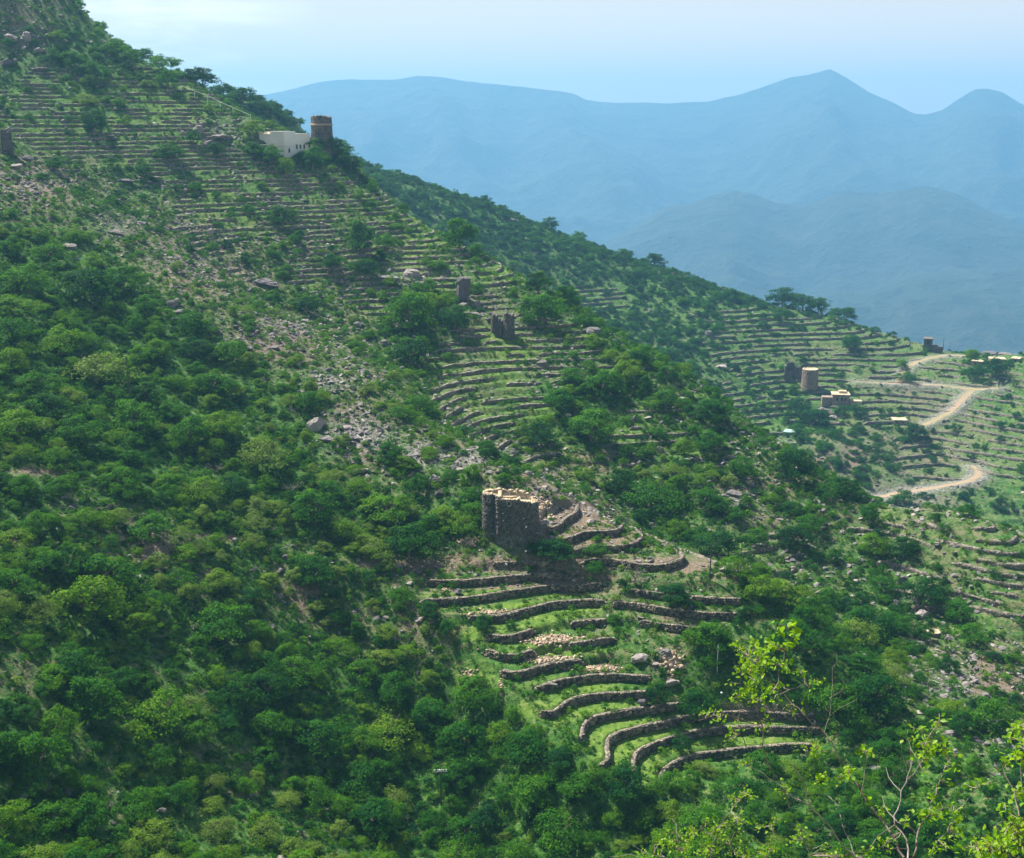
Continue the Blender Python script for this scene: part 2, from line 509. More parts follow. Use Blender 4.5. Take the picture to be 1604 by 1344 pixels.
# bare patches: photograph centre, radii in pixels, strength
DRYB = [(905,808,34,20,1.3),(640,884,78,5,1.3),(245,868,26,18,1.2),(215,840,22,14,1),(860,780,30,24,.9),(960,845,60,16,.6),(1075,880,60,14,.8),(905,805,40,22,1),(840,915,90,9,.9),(870,905,90,10,.6),(640,884,75,7,1),(720,872,25,8,1),(775,880,50,8,.8),(240,860,30,20,.9),(225,845,35,18,.6),(330,900,14,10,.5),(970,1176,14,12,1),(918,1150,8,8,.8),(906,1118,12,6,.7),
        (1150,905,50,14,.5),(1020,875,30,10,.8),(1085,878,25,8,.9),(820,740,30,14,.7),(870,770,30,25,.8),(60,740,60,7,1),(350,842,45,6,.9),(20,850,30,10,.7),(1500,870,70,35,.2),(1290,735,20,25,.8),
        (300,440,60,30,.4),(430,540,60,40,.4),(90,290,80,50,.4),(1040,1040,25,18,.8),(1060,960,40,20,.5),(1200,1115,70,10,.8),(1440,990,30,22,.5),(1560,1080,40,20,.8),(1545,1045,30,30,.6),(380,1235,40,8,.5),(70,1225,60,10,.3),
        (480,930,25,25,.6),(560,985,50,40,.3),(700,985,30,10,.6),(640,975,20,30,.5),(1335,720,20,20,.6),(1440,790,40,12,.3),(1200,760,90,14,.3),(960,720,60,18,.6),(770,760,30,30,.3)]
ROCKB = [(300,420,90,26,.8),(420,520,90,30,.8),(520,600,60,30,.9),(560,680,80,45,1),(660,710,80,30,1),(740,720,50,30,1),(60,290,70,30,.7),(180,360,70,30,.7),(640,430,50,18,1),(330,210,70,25,.9),(40,60,60,25,.8),(840,790,40,40,.8),
         (1150,790,40,22,1),(1430,930,30,30,1),(1230,690,50,20,.8),(1120,640,60,12,.4),(1400,920,60,60,.6),(1290,560,50,10,.2),(1440,780,70,30,.8),(1470,640,50,20,.5),(1410,760,50,30,.6),(1340,700,50,30,.6),(960,430,40,30,.4),(1030,480,50,30,.5),
         (1300,870,70,50,.6),(1500,1060,90,50,.7),(1560,1200,60,40,.5),(1000,700,60,40,.3),(700,480,60,30,.5),(850,600,40,30,.4),(1190,850,60,40,.5),(430,360,120,40,.35),(270,300,130,60,.35)]
LUSHB = [(800,925,90,6,.9),(850,945,110,8,.9),(820,975,90,8,.8),(860,995,70,6,.8),(850,960,120,14,.6),(760,990,60,14,.8),(860,1010,90,20,.8),(930,1100,90,28,1),(1000,1150,90,36,1),(1030,1215,50,30,.8),(1170,1160,120,14,1),(900,1070,90,16,.9),(750,1060,40,40,.6),(960,1190,40,40,.7),(820,1110,30,20,.6),(880,930,60,8,.5),
         (1200,1125,80,6,.7),(700,930,50,14,.5)]

def blobs_soft(L_, px, py):
    m = np.zeros_like(px)
    for cx, cy, rx, ry, s in L_:
        d = ((px - cx) / rx) ** 2 + ((py - cy) / ry) ** 2
        m = np.maximum(m, s * np.exp(-d * 1.1))
    return m

def cover_attrs(x, y, px, py, r, ms):
    dryv = table(DRY, px, py) * .75 + blobs_soft(DRYB, px, py) * .75
    rockv = np.clip(table(DRY, px, py) - .35, 0, 1) * .5 + blobs_soft(ROCKB, px, py) * .62
    lush = blobs_soft(LUSHB, px, py) * (r < 240)
    lush = np.clip(lush * 2.0 - .25 + fbm(x, y, 5, 3, 41) * .5, 0, 1) * np.clip(lush*4, 0, 1)
    lush = np.maximum(lush, np.clip(np.maximum(ms[1], ms[2] * .35) * .6 * np.clip(fbm(x, y, 13, 3, 43) * 2 + .4, 0, 1), 0, .6))
    road = np.zeros_like(x)
    for pts in ROADS.values():
        d, _ = seg_dist(x, y, pts)
        road = np.maximum(road, np.clip((ROAD_W + .3 - d) / .8, 0, 1))
        rockv = np.maximum(rockv, .9 * np.clip(1 - (d - ROAD_W) / 9, 0, 1) * (d > ROAD_W) * (r > 420))
    return np.clip(dryv, 0, 1), np.clip(rockv, 0, 1), lush, road

ang = np.concatenate([np.linspace(-.78, -.48, 20)[:-1], np.linspace(-.48, .48, 700), np.linspace(.48, .78, 20)[1:]])
rad = np.exp(np.concatenate([np.linspace(math.log(1.5), math.log(112), 60)[:-1], np.linspace(math.log(112), math.log(740), 880), np.linspace(math.log(740), math.log(955), 30)[1:]]))
NA, NR = len(ang), len(rad)
AA, RR = np.meshgrid(ang, rad, indexing='ij')
TX, TY = np.sin(AA) * RR, np.cos(AA) * RR
TZ, TB, Tpx, Tpy, Tr, Tms = ground(TX, TY, True)
i0 = np.arange(NA-1)[:, None] * NR + np.arange(NR-1)[None]
Fq = np.stack([i0, i0+NR, i0+NR+1, i0+1], -1).reshape(-1, 4)
me = mesh_np('hillside', np.stack([TX.ravel(), TY.ravel(), TZ.ravel()], 1), Fq, M_ground, True)
for nm, vals in zip(('dry', 'rock', 'lush', 'road'), cover_attrs(TX, TY, Tpx, Tpy, Tr, Tms)):
    a = me.attributes.new(nm, 'FLOAT', 'POINT'); a.data.foreach_set('value', vals.astype(np.float32).ravel())
tag(link('hillside', me), kind='structure')

# ---------------------------------------------------------------- valley floor and far mountains
M_mount, N, L, B = new_mat('mountain_rock', .95)
geo = N.new('ShaderNodeNewGeometry'); pos = geo.outputs['Position']
m1 = n_noise(N, L, .012, 8, .65, pos); m2 = n_noise(N, L, .0018, 4, .5, pos)
c1 = n_ramp(N, L, m1.outputs['Fac'], [(.3, (.020,.032,.018)), (.55, (.045,.055,.032)), (.75, (.10,.085,.06))]).outputs[0]
L.new(n_mix(N, L, n_math(N, L, 'MULTIPLY', m2.outputs['Fac'], .8), c1, (.03,.05,.028)), B.inputs['Base Color'])
n_bump(N, L, B, m1.outputs['Fac'], 1.0, 60.0)

def profile(pts, d):
    """crest heights by azimuth at distance d from photograph points"""
    az, hz = [], []
    for px, py in pts:
        v = ray(px, py); hd = math.hypot(v.x, v.y)
        az.append(math.atan2(v.x, v.y)); hz.append(v.z / hd * d)
    return np.array(az), np.array(hz)

def ridged(x, y, scale, octs, seed):
    v = np.zeros_like(x); amp, tot = 1.0, 0.0
    for k in range(octs):
        n = vnoise(x/scale, y/scale, seed + 31*k)
        v += amp * (1 - np.abs(2*n - 1)); tot += amp; amp *= .5; scale *= .5
    return v / tot

def mountain(name, pts, dist, wob, front, back, floor, a0, a1, na, nr, seed):
    az, hz = profile(pts, dist)
    A = np.linspace(a0, a1, na)
    crest = np.interp(A, az, hz) + fbm(A * dist, A * 0, 420, 7, seed, .62) * dist * (.0018 if dist > 4000 else .0045)
    t = np.concatenate([np.linspace(-1, 0, nr)[:-1], np.linspace(0, 1, nr // 3)])
    AA, T = np.meshgrid(A, t, indexing='ij')
    C_ = crest[:, None] * np.ones_like(T)
    wobble = fbm(AA * dist, AA * 0 + 3.3, 900, 3, seed + 5) * wob
    Rr = dist + np.where(T < 0, T * front, T * back) + wobble * np.clip(1 - np.abs(T) * 1.0, 0, 1) * 0
    X, Y = np.sin(AA) * Rr, np.cos(AA) * Rr
    drop = np.abs(T) ** .9
    rg = ridged(X, Y, 900, 7, seed) - .62
    bump = rg * (620 if dist > 5000 else 330) * np.clip(np.abs(T) * 4.0, 0, 1) * np.clip((1.05 - np.abs(T)) * 4, 0, 1)
    Z = C_ * (1 - drop) + floor * drop + bump * .8
    # never rise over the crest line
    lim = C_ * (Rr / dist) - np.abs(T) * 20
    Z = np.where(T < 0, np.minimum(Z, lim - 2), Z)
    V = np.stack([X.ravel(), Y.ravel(), Z.ravel()], 1)
    nn = len(t)
    i = np.arange(na-1)[:, None]*nn + np.arange(nn-1)[None]
    Fq = np.stack([i, i+nn, i+nn+1, i+1], -1).reshape(-1, 4)
    o = link(name, mesh_np(name, V, Fq, M_mount, True))
    return tag(o, kind='structure')

RIDGE_B = [(-900,60),(0,170),(250,175),(330,172),(400,150),(440,143),(500,128),(545,123),(590,124),(620,125),(655,119),(690,121),(730,128),(800,133),(860,141),(900,146),(918,155),(960,160),(1040,162),(1110,160),(1160,147),(1210,130),(1240,121),(1270,116),(1300,108),(1325,120),(1360,143),(1400,162),(1430,178),(1450,181),(1475,175),(1500,158),(1525,142),(1545,139),(1570,144),(1604,165),(1750,210),(2500,150)]
RIDGE_A = [(600,560),(900,400),(968,372),(1010,345),(1040,326),(1080,317),(1110,306),(1150,296),(1180,302),(1215,316),(1250,322),(1290,312),(1325,297),(1355,303),(1400,299),(1450,291),(1500,305),(1560,336),(1604,352),(1800,400),(2500,360)]
mountain('distant_mountains', RIDGE_B, 6850, 500, 2300, 1500, -620, -.8, .8, 420, 150, 3)
mountain('nearer_mountain', RIDGE_A, 4300, 200, 1700, 700, -580, -.05, .8, 300, 120, 9)
aa = np.linspace(-.85, .85, 60); rr_ = np.exp(np.linspace(math.log(880), math.log(8900), 60))
A2, R2 = np.meshgrid(aa, rr_, indexing='ij')
X2, Y2 = np.sin(A2)*R2, np.cos(A2)*R2
Z2 = np.where(R2 < 1500, -320 - (R2-880)/620*160, -480 - np.clip((R2-1500)/1500, 0, 1) * 130) + fbm(X2, Y2, 500, 3, 77) * 30
i2 = np.arange(59)[:, None]*60 + np.arange(59)[None]
tag(link('valley_floor', mesh_np('valley_floor', np.stack([X2.ravel(), Y2.ravel(), Z2.ravel()], 1), np.stack([i2, i2+60, i2+61, i2+1], -1).reshape(-1, 4), M_mount, True)), kind='structure')

# the air
hz = bpy.data.materials.new('haze'); hz.use_nodes = True
hn, hl = hz.node_tree.nodes, hz.node_tree.links
hn.clear()
ho = hn.new('ShaderNodeOutputMaterial'); hv = hn.new('ShaderNodeVolumePrincipled')
HAZE_DENSITY = 2.0e-4
hv.inputs['Density'].default_value = HAZE_DENSITY
hv.inputs['Color'].default_value = (.235, .53, .82, 1)
hv.inputs['Anisotropy'].default_value = 0.2
hl.new(hv.outputs[0], ho.inputs['Volume'])
bx0, bx1, by0, by1, bz0, bz1 = -7600, 7600, -80, 9300, -800, 362
Vb = [(x, y, z) for x in (bx0, bx1) for y in (by0, by1) for z in (bz0, bz1)]
Fb = [(0,1,3,2),(4,6,7,5),(0,4,5,1),(2,3,7,6),(0,2,6,4),(1,5,7,3)]
ob = link('haze', mesh_np('haze', Vb, np.array(Fb), hz))
tag(ob, kind='stuff')

# ---------------------------------------------------------------- dry stone terrace walls along the contours
M_wall, N, L, B = new_mat('dry_stone', .9)
geo = N.new('ShaderNodeNewGeometry'); pos = geo.outputs['Position']
v = N.new('ShaderNodeTexVoronoi'); v.inputs['Scale'].default_value = 3.2; L.new(pos, v.inputs['Vector'])
nn_ = n_noise(N, L, .6, 4, .6, pos)
wc = n_ramp(N, L, v.outputs['Color'], [(.1, (.08,.07,.058)), (.5, (.17,.148,.12)), (.9, (.32,.275,.21))]).outputs[0]
wc = n_mix(N, L, n_math(N, L, 'MULTIPLY', n_math(N, L, 'SUBTRACT', nn_.outputs['Fac'], .52), 5, True), wc, (.07,.10,.03))
L.new(wc, B.inputs['Base Color'])
n_bump(N, L, B, v.outputs['Distance'], .8, .12)
M_stone, N, L, B = new_mat('loose_stone', .9)
geo = N.new('ShaderNodeNewGeometry'); pos = geo.outputs['Position']
v = N.new('ShaderNodeTexVoronoi'); v.inputs['Scale'].default_value = 2.1; L.new(pos, v.inputs['Vector'])
n9 = n_noise(N, L, 6, 3, .6, pos)
sc_ = n_ramp(N, L, v.outputs['Color'], [(.1, (.07,.06,.055)), (.45, (.17,.145,.12)), (.75, (.32,.26,.19)), (.95, (.55,.46,.33))]).outputs[0]
L.new(n_mix(N, L, .35, sc_, n9.outputs['Color'], 'MULTIPLY'), B.inputs['Base Color'])
n_bump(N, L, B, n9.outputs['Fac'], .5, .1)

def contours(x0, x1, y0, y1, step, zi):
    """chains of points along terrace edges inside one zone"""
    xs = np.arange(x0, x1, step); ys = np.arange(y0, y1, step)
    X, Y = np.meshgrid(xs, ys, indexing='ij')
    _, zb, px, py, r, ms = ground(X, Y, True)
    mask = ms[zi] * (ms[zi] >= np.maximum(ms[(zi+1) % 3], ms[(zi+2) % 3]))
    vis = (px > -60) & (px < 1664) & (py > -40) & (py < 1400)
    mask = mask * vis
    q = (zb - ZO[zi]) / ZH[zi]
    lo, hi = int(np.floor(q[mask > .45].min())), int(np.ceil(q[mask > .45].max()))
    ny = len(ys)
    out = []
    for k in range(lo, hi + 1):
        s = q - k
        cell = (mask[:-1, :-1] > .45)
        pos_ = s > 0
        code = pos_[:-1, :-1] * 1 + pos_[1:, :-1] * 2 + pos_[1:, 1:] * 4 + pos_[:-1, 1:] * 8
        ii, jj = np.nonzero(cell & (code > 0) & (code < 15))
        if len(ii) == 0: continue
        segs = {}
        def edge(i, j, e):
            if e == 0: a, b, key = (i, j), (i+1, j), ('h', i, j)
            elif e == 1: a, b, key = (i+1, j), (i+1, j+1), ('v', i+1, j)
            elif e == 2: a, b, key = (i, j+1), (i+1, j+1), ('h', i, j+1)
            else: a, b, key = (i, j), (i, j+1), ('v', i, j)
            sa, sb = s[a], s[b]; t = sa / (sa - sb)
            return key, (xs[a[0]] + (xs[b[0]] - xs[a[0]]) * t, ys[a[1]] + (ys[b[1]] - ys[a[1]]) * t)
        TBL = {1: [(3,0)], 2: [(0,1)], 3: [(3,1)], 4: [(1,2)], 5: [(3,0),(1,2)], 6: [(0,2)], 7: [(3,2)], 8: [(2,3)], 9: [(2,0)], 10: [(0,1),(2,3)], 11: [(2,1)], 12: [(1,3)], 13: [(1,0)], 14: [(0,3)]}
        pts, adj = {}, {}
        for i, j, c in zip(ii.tolist(), jj.tolist(), code[ii, jj].tolist()):
            for ea, eb in TBL[c]:
                ka, pa = edge(i, j, ea); kb, pb = edge(i, j, eb)
                pts[ka] = pa; pts[kb] = pb
                adj.setdefault(ka, []).append(kb); adj.setdefault(kb, []).append(ka)
        seen = set()
        starts = [kk for kk in adj if len(adj[kk]) == 1] + list(adj)
        for st in starts:
            if st in seen: continue
            ch = [st]; seen.add(st); cur = st
            while True:
                nx = [n for n in adj[cur] if n not in seen]
                if not nx: break
                cur = nx[0]; seen.add(cur); ch.append(cur)
            if len(ch) * step > 4:
                out.append((k, np.array([pts[c] for c in ch])))
    return out

def smooth_line(p, it=2):
    p = p.copy()
    for _ in range(it):
        p[1:-1] = .25 * p[:-2] + .5 * p[1:-1] + .25 * p[2:]
    return p

def resample(p, step):
    d = np.concatenate([[0], np.cumsum(np.hypot(*np.diff(p, axis=0).T))])
    n = max(3, int(d[-1] / step) + 1)
    t = np.linspace(0, d[-1], n)
    return np.stack([np.interp(t, d, p[:, 0]), np.interp(t, d, p[:, 1])], 1), d[-1]

def split_chain(p, step, ruin, seed, lo=-.30):
    """break a wall where it has fallen"""
    n = fbm(p[:, 0], p[:, 1], 9.0, 3, seed)
    keep = n > lo
    if ruin:
        _, px, py, r = smooth_base(p[:, 0], p[:, 1])
        for cx, cy, rx, ry in ruin:
            keep &= ((px - cx) / rx) ** 2 + ((py - cy) / ry) ** 2 > 1
    out, cur = [], []
    for k in range(len(p)):
        if keep[k]: cur.append(p[k])
        else:
            if len(cur) * step > 3.0: out.append(np.array(cur))
            cur = []
    if len(cur) * step > 3.0: out.append(np.array(cur))
    return out

def wall_mesh(p, ztop, h, thick, rows, jit, seed):
    """p runs along the contour; the face looks downhill"""
    r = np.random.default_rng(seed)
    n = len(p)
    tan = np.gradient(p, axis=0); tan /= np.maximum(np.hypot(tan[:, 0], tan[:, 1]), 1e-6)[:, None]
    nrm = np.stack([tan[:, 1], -tan[:, 0]], 1)
    e = 1.0
    zf = base(p[:, 0] + nrm[:, 0]*e, p[:, 1] + nrm[:, 1]*e); zk = base(p[:, 0] - nrm[:, 0]*e, p[:, 1] - nrm[:, 1]*e)
    if (zf > zk).mean() > .5: nrm = -nrm
    prof = []                               # (offset outward, height from the foot 0..1)
    for k in range(rows + 1):
        t = k / rows
        prof.append((.16 - .14 * t, -.35/h + (1 + .35/h) * t))
    prof.append((-thick, 1.0)); prof.append((-thick - .1, .3))
    m = len(prof)
    V = np.zeros((n, m, 3))
    topvar = fbm(p[:, 0], p[:, 1], 3.0, 4, seed + 9, .7) * (.14 if thick == .36 else .3) * h
    ends = np.minimum(np.arange(n), np.arange(n)[::-1]) / max(3.0, .12 * n)
    taper = np.clip(.5 + ends * 1.6, 0, 1)
    for k, (o, t) in enumerate(prof):
        j = r.normal(0, jit, n) if k <= rows else r.normal(0, jit*.6, n)
        V[:, k, 0] = p[:, 0] + nrm[:, 0] * (o + j); V[:, k, 1] = p[:, 1] + nrm[:, 1] * (o + j)
        top = h * taper + topvar
        V[:, k, 2] = ztop - h + np.where(t > 0, t * top, t * h) + r.normal(0, jit * .5, n) * (k >= rows)
    i = np.arange(n-1)[:, None]*m + np.arange(m-1)[None]
    Fq = np.stack([i, i+m, i+m+1, i+1], -1).reshape(-1, 4)
    caps = np.array([[c, c+1, c+2, c+3] for c in (0, (n-1)*m) if m >= 4])
    return V.reshape(-1, 3), np.concatenate([Fq, caps]), nrm, taper

ICO_V = np.array([[0,0,1],[.894,0,.447],[.276,.851,.447],[-.724,.526,.447],[-.724,-.526,.447],[.276,-.851,.447],[.724,.526,-.447],[-.276,.851,-.447],[-.894,0,-.447],[-.276,-.851,-.447],[.724,-.526,-.447],[0,0,-1]])
ICO_F = np.array([[0,1,2],[0,2,3],[0,3,4],[0,4,5],[0,5,1],[1,6,2],[2,7,3],[3,8,4],[4,9,5],[5,10,1],[2,6,7],[3,7,8],[4,8,9],[5,9,10],[1,10,6],[11,7,6],[11,8,7],[11,9,8],[11,10,9],[11,6,10]])
BOX_V = np.array([[x, y, z] for x in (-.5, .5) for y in (-.5, .5) for z in (-.5, .5)], float)
BOX_F = np.array([(0,1,3,2),(4,6,7,5),(0,4,5,1),(2,3,7,6),(0,2,6,4),(1,5,7,3)])

def stones_mesh(P_, size, ang_, seed, flat=.7, kind='box'):
    """many separate small stones in one mesh"""
    r = np.random.default_rng(seed); n = len(P_)
    v0, f0 = (BOX_V, BOX_F) if kind == 'box' else (ICO_V * .55, ICO_F)
    V = np.repeat(v0[None], n, 0) * (1 + r.normal(0, .14, (n, len(v0), 3)))
    s = np.asarray(size).reshape(n, -1)
    if s.shape[1] == 1: s = np.concatenate([s, s * r.uniform(.6, 1, (n, 1)), s * flat * r.uniform(.6, 1.1, (n, 1))], 1)
    V = V * s[:, None, :]
    tl = r.normal(0, .12 if kind == 'box' else .5, n)
    V[:, :, 2] += V[:, :, 0] * tl[:, None]
    c, sn = np.cos(ang_)[:, None], np.sin(ang_)[:, None]
    x, y = V[:, :, 0] * c - V[:, :, 1] * sn, V[:, :, 0] * sn + V[:, :, 1] * c
    V[:, :, 0], V[:, :, 1] = x, y
    V += np.asarray(P_)[:, None, :]
    F_ = (f0[None] + (np.arange(n) * len(v0))[:, None, None]).reshape(-1, f0.shape[1])
    return V.reshape(-1, 3), F_

RUINS = [(878,982,40,8),(868,1014,28,8),(940,1036,26,9),(1000,1015,32,34),(720,958,20,8)]
walls = []                     # (zone, level, pts, length)
for zi, (bx, st) in enumerate([((-34, 88, 136, 236), .7), ((-190, 190, 196, 432), 1.25), ((-70, 340, 442, 720), 2.0)]):
    for k, ch in contours(*bx, st, zi):
        p, ln = resample(smooth_line(ch, 3), (.55, 1.1, 1.7)[zi])
        for c in split_chain(p, (.55, 1.1, 1.7)[zi], RUINS if zi == 0 else None, 90 + zi * 7 + k, (-.80, -.22, -.40)[zi]):
            walls.append((zi, k, c, len(c) * (.55, 1.1, 1.7)[zi]))
print('walls', len(walls), [sum(1 for w in walls if w[0] == z) for z in range(3)])

def wall_label(zi, k, px, py, ln, slot):
    return None
infos = []
for zi, k, c, ln in walls:
    zt = ZO[zi] + ZH[zi] * k
    mid = c[len(c)//2]
    px, py, f = project([[mid[0], mid[1], zt]])
    infos.append((ln / f[0], zi, k, c, ln, zt, float(px[0]), float(py[0]), float(f[0])))
infos.sort(key=lambda t: -t[0] * (3 if t[1] == 0 else 1))
ZONE_TXT = {
 0: ('grey dry stone terrace wall on the green nose below the big ruined tower', 'terrace walls on the near nose'),
 1: ('low weathered terrace wall on the steep green slope behind the near spur', 'terrace walls on the middle slope'),
 2: ('thin hazy terrace wall on the far bluish spur beside the dirt track', 'terrace walls on the far spur')}
def side_words(px, py, zi):
    if zi == 0:
        return None
    if zi == 1:
        if px < 240: return 'low broken terrace wall high on the left slope above the scree ridge', 'terrace walls high on the left slope'
        if px < 520 and py < 300: return 'low terrace wall on the slope left of and below the white house', 'terrace walls below the white house'
        if px < 640: return 'overgrown terrace wall in the dark gully side behind the scree ridge', 'terrace walls beside the gully'
        if px < 880 and py > 480: return 'stone terrace wall on the steps beneath the small twin ruined towers', 'terrace walls below the twin ruins'
        if px > 1330: return 'dark terrace wall among bare brown steps at the right edge', 'brown terrace walls at the right edge'
        if px < 880: return 'pale terrace wall near the skyline above the standing rock', 'terrace walls above the standing rock'
        return 'short terrace wall half hidden among trees on the middle spur', 'terrace walls among the trees'
    if px < 1110: return 'faint terrace wall on the far spur low left of its skyline trees', 'far terrace walls left'
    if py < 560 and px < 1480: return 'long shaded terrace wall on the hilltop steps above the pink round tower', 'far hilltop terrace walls'
    if px > 1480: return 'hazy terrace wall on the far slope right of the dirt track', 'far terrace walls right of the track'
    return 'hazy terrace wall on the far slope between the pink tower and the track', 'far terrace walls round the pink tower'

stuffV, stuffF, off = [], [], 0
fore = sorted([t for t in infos if t[1] == 0 and t[4] > 4.5], key=lambda t: (-t[2], t[6]))
by_level = {}
for t in fore: by_level.setdefault(t[2], []).append(t)
SLOPE = {}; WALL_AUTO = []
count = 0
for t in infos:
    sc, zi, k, c, ln, zt, px, py, f = t
    h = ZH[zi] * (.76, .82, .86)[zi]
    rows = (5, 3, 2)[zi]
    V, Fq, nrm, taper = wall_mesh(c, zt + .06 - (0 if zi == 0 else .1), h, (.36, .6, .65)[zi], rows, (.045, .09, .13)[zi], 1000 + count)
    count += 1
    if zi == 0 and ln > 4.5:
        ctr = V.mean(0)
        wo = link('terrace_wall', mesh_np('terrace_wall', V - ctr, Fq, M_wall), loc=ctr)
        peers = by_level[k]
        tot = len(peers); idx = [id(q) for q in peers].index(id(t)); nlev = k
        lvl = {v_: i for i, v_ in enumerate(sorted(by_level))}[k]
        NUMS = ['lowest'] + [w_ + ' lowest' for w_ in ('second', 'third', 'fourth', 'fifth', 'sixth', 'seventh', 'eighth', 'ninth', 'tenth', 'eleventh', 'twelfth', 'thirteenth', 'fourteenth', 'fifteenth', 'sixteenth', 'seventeenth', 'eighteenth', 'nineteenth', 'twentieth')]
        PARTS = ['leftmost', 'second', 'third', 'fourth', 'fifth', 'sixth', 'seventh', 'eighth']
        part = '' if tot == 1 else (PARTS[min(idx, 7)] + (' piece of the ' if idx == 0 else ' piece from left of the '))
        tag(wo, f'{part}{NUMS[min(lvl, 19)]} dry stone wall of the near green terraces', 'wall', 'terrace walls on the near nose', 'thing')
        wo['lvl'] = lvl
        SLOPE[wo.name] = (lvl, px)
        # courses of separate stones on its face
        nc = max(3, int(h / .24)); Pn, Sn, An = [], [], []
        rr_ = np.random.default_rng(count)
        dist = np.concatenate([[0], np.cumsum(np.hypot(*np.diff(c, axis=0).T))])
        for q in range(nc + 1):
            x = rr_.uniform(0, .3)
            while x < dist[-1]:
                w_ = rr_.uniform(.22, .55)
                xm = min(x + w_/2, dist[-1])
                cx = np.interp(xm, dist, c[:, 0]); cy = np.interp(xm, dist, c[:, 1]); tp = np.interp(xm, dist, taper)
                gi = min(int(np.searchsorted(dist, xm)), len(c)-1)
                nx_, ny_ = nrm[gi]
                zz = zt + .06 - h + (q + .5) * h / nc * (1 if q < nc else 1.0)
                if (q + .5) / nc <= tp + .12:
                    o_ = .15 - .14 * q / nc + rr_.normal(.03, .06)
                    if q == nc: o_ = -.10
                    Pn.append((cx + nx_*o_, cy + ny_*o_, zz + rr_.normal(0, .015))); Sn.append((w_ * .97, (.26 if q < nc else .36), h/nc * rr_.uniform(.7, 1.25))); An.append(math.atan2(nx_, -ny_))
                x += w_
        SV, SF = stones_mesh(Pn, Sn, np.array(An), count)
        so = link('stones', mesh_np('stones', SV - ctr, SF, M_stone), parent=wo); so['kind'] = 'stuff'
    elif count < 300 and zi > 0:
        ctr = V.mean(0)
        wo = link('terrace_wall', mesh_np('terrace_wall', V - ctr, Fq, M_wall), loc=ctr)
        lab, grp = side_words(px, py, zi)
        tag(wo, lab, 'wall', grp, 'thing'); WALL_AUTO.append((wo, px, py, 'wall', ln * F_PX / f, 0))
    else:
        stuffV.append(V); stuffF.append(Fq + off); off += len(V)
if stuffV:
    tag(link('terrace_wall_fragments', mesh_np('terrace_wall_fragments', np.concatenate(stuffV), np.concatenate(stuffF), M_wall)), kind='stuff')
print('walls done')

# ---------------------------------------------------------------- plants
def leaf_material(name, stops, trans=.42):
    M, N, L, B = new_mat(name, .7); B.inputs['Specular IOR Level'].default_value = .08
    a = N.new('ShaderNodeAttribute'); a.attribute_name = 'tone'; a.attribute_type = 'INSTANCER'
    oi = N.new('ShaderNodeObjectInfo'); g = N.new('ShaderNodeNewGeometry')
    n = n_noise(N, L, .8, 2, .5, g.outputs['Position'])
    f = n_math(N, L, 'ADD', a.outputs['Fac'], n_math(N, L, 'MULTIPLY', n_math(N, L, 'SUBTRACT', g.outputs['Random Per Island'], .5), .36))
    f = n_math(N, L, 'ADD', f, n_math(N, L, 'MULTIPLY', n_math(N, L, 'SUBTRACT', oi.outputs['Random'], .5), .22))
    f = n_math(N, L, 'ADD', f, n_math(N, L, 'MULTIPLY', n_math(N, L, 'SUBTRACT', n.outputs['Fac'], .5), .5), True)
    c = n_ramp(N, L, f, stops).outputs[0]
    L.new(c, B.inputs['Base Color'])
    tr = N.new('ShaderNodeBsdfTranslucent'); L.new(n_mix(N, L, .5, c, (.13,.33,.01)), tr.inputs['Color'])
    mx = N.new('ShaderNodeMixShader'); mx.inputs[0].default_value = trans
    out = [q for q in N if q.type == 'OUTPUT_MATERIAL'][0]
    L.new(B.outputs[0], mx.inputs[1]); L.new(tr.outputs[0], mx.inputs[2]); L.new(mx.outputs[0], out.inputs['Surface'])
    return M
# tone: 0 dark green with extra blue imitating haze on the far spur .. .35 deep green .. .6 fresh green .. .85 yellow green, 1 pale dusty
M_leaf = leaf_material('leaves', [(0, (.004,.044,.014)), (.3, (.015,.108,.006)), (.6, (.070,.205,.004)), (.82, (.15,.255,.005)), (1, (.16,.225,.055))])
M_bark, N, L, B = new_mat('bark', .9)
L.new(n_ramp(N, L, n_noise(N, L, 9, 3).outputs['Fac'], [(.3, (.09,.07,.05)), (.7, (.24,.20,.16))]).outputs[0], B.inputs['Base Color'])

def quads_at(C_, Nn, size, r):
    """one small leaf-like quad per point, facing roughly along Nn"""
    n = len(C_)
    Nn = Nn + r.normal(0, .30, (n, 3)); Nn /= np.linalg.norm(Nn, axis=1)[:, None]
    up = r.normal(0, 1, (n, 3))
    U = np.cross(Nn, up); U /= np.linalg.norm(U, axis=1)[:, None]
    W = np.cross(Nn, U)
    s = (size * r.uniform(.55, 1.35, n))[:, None]
    a = r.uniform(.45, .8, (n, 1))
    V = np.stack([C_ - U*s, C_ - W*s*a + Nn*s*.15, C_ + U*s, C_ + W*s*a - Nn*s*.2], 1)
    return V.reshape(-1, 3), np.arange(4*n).reshape(n, 4)

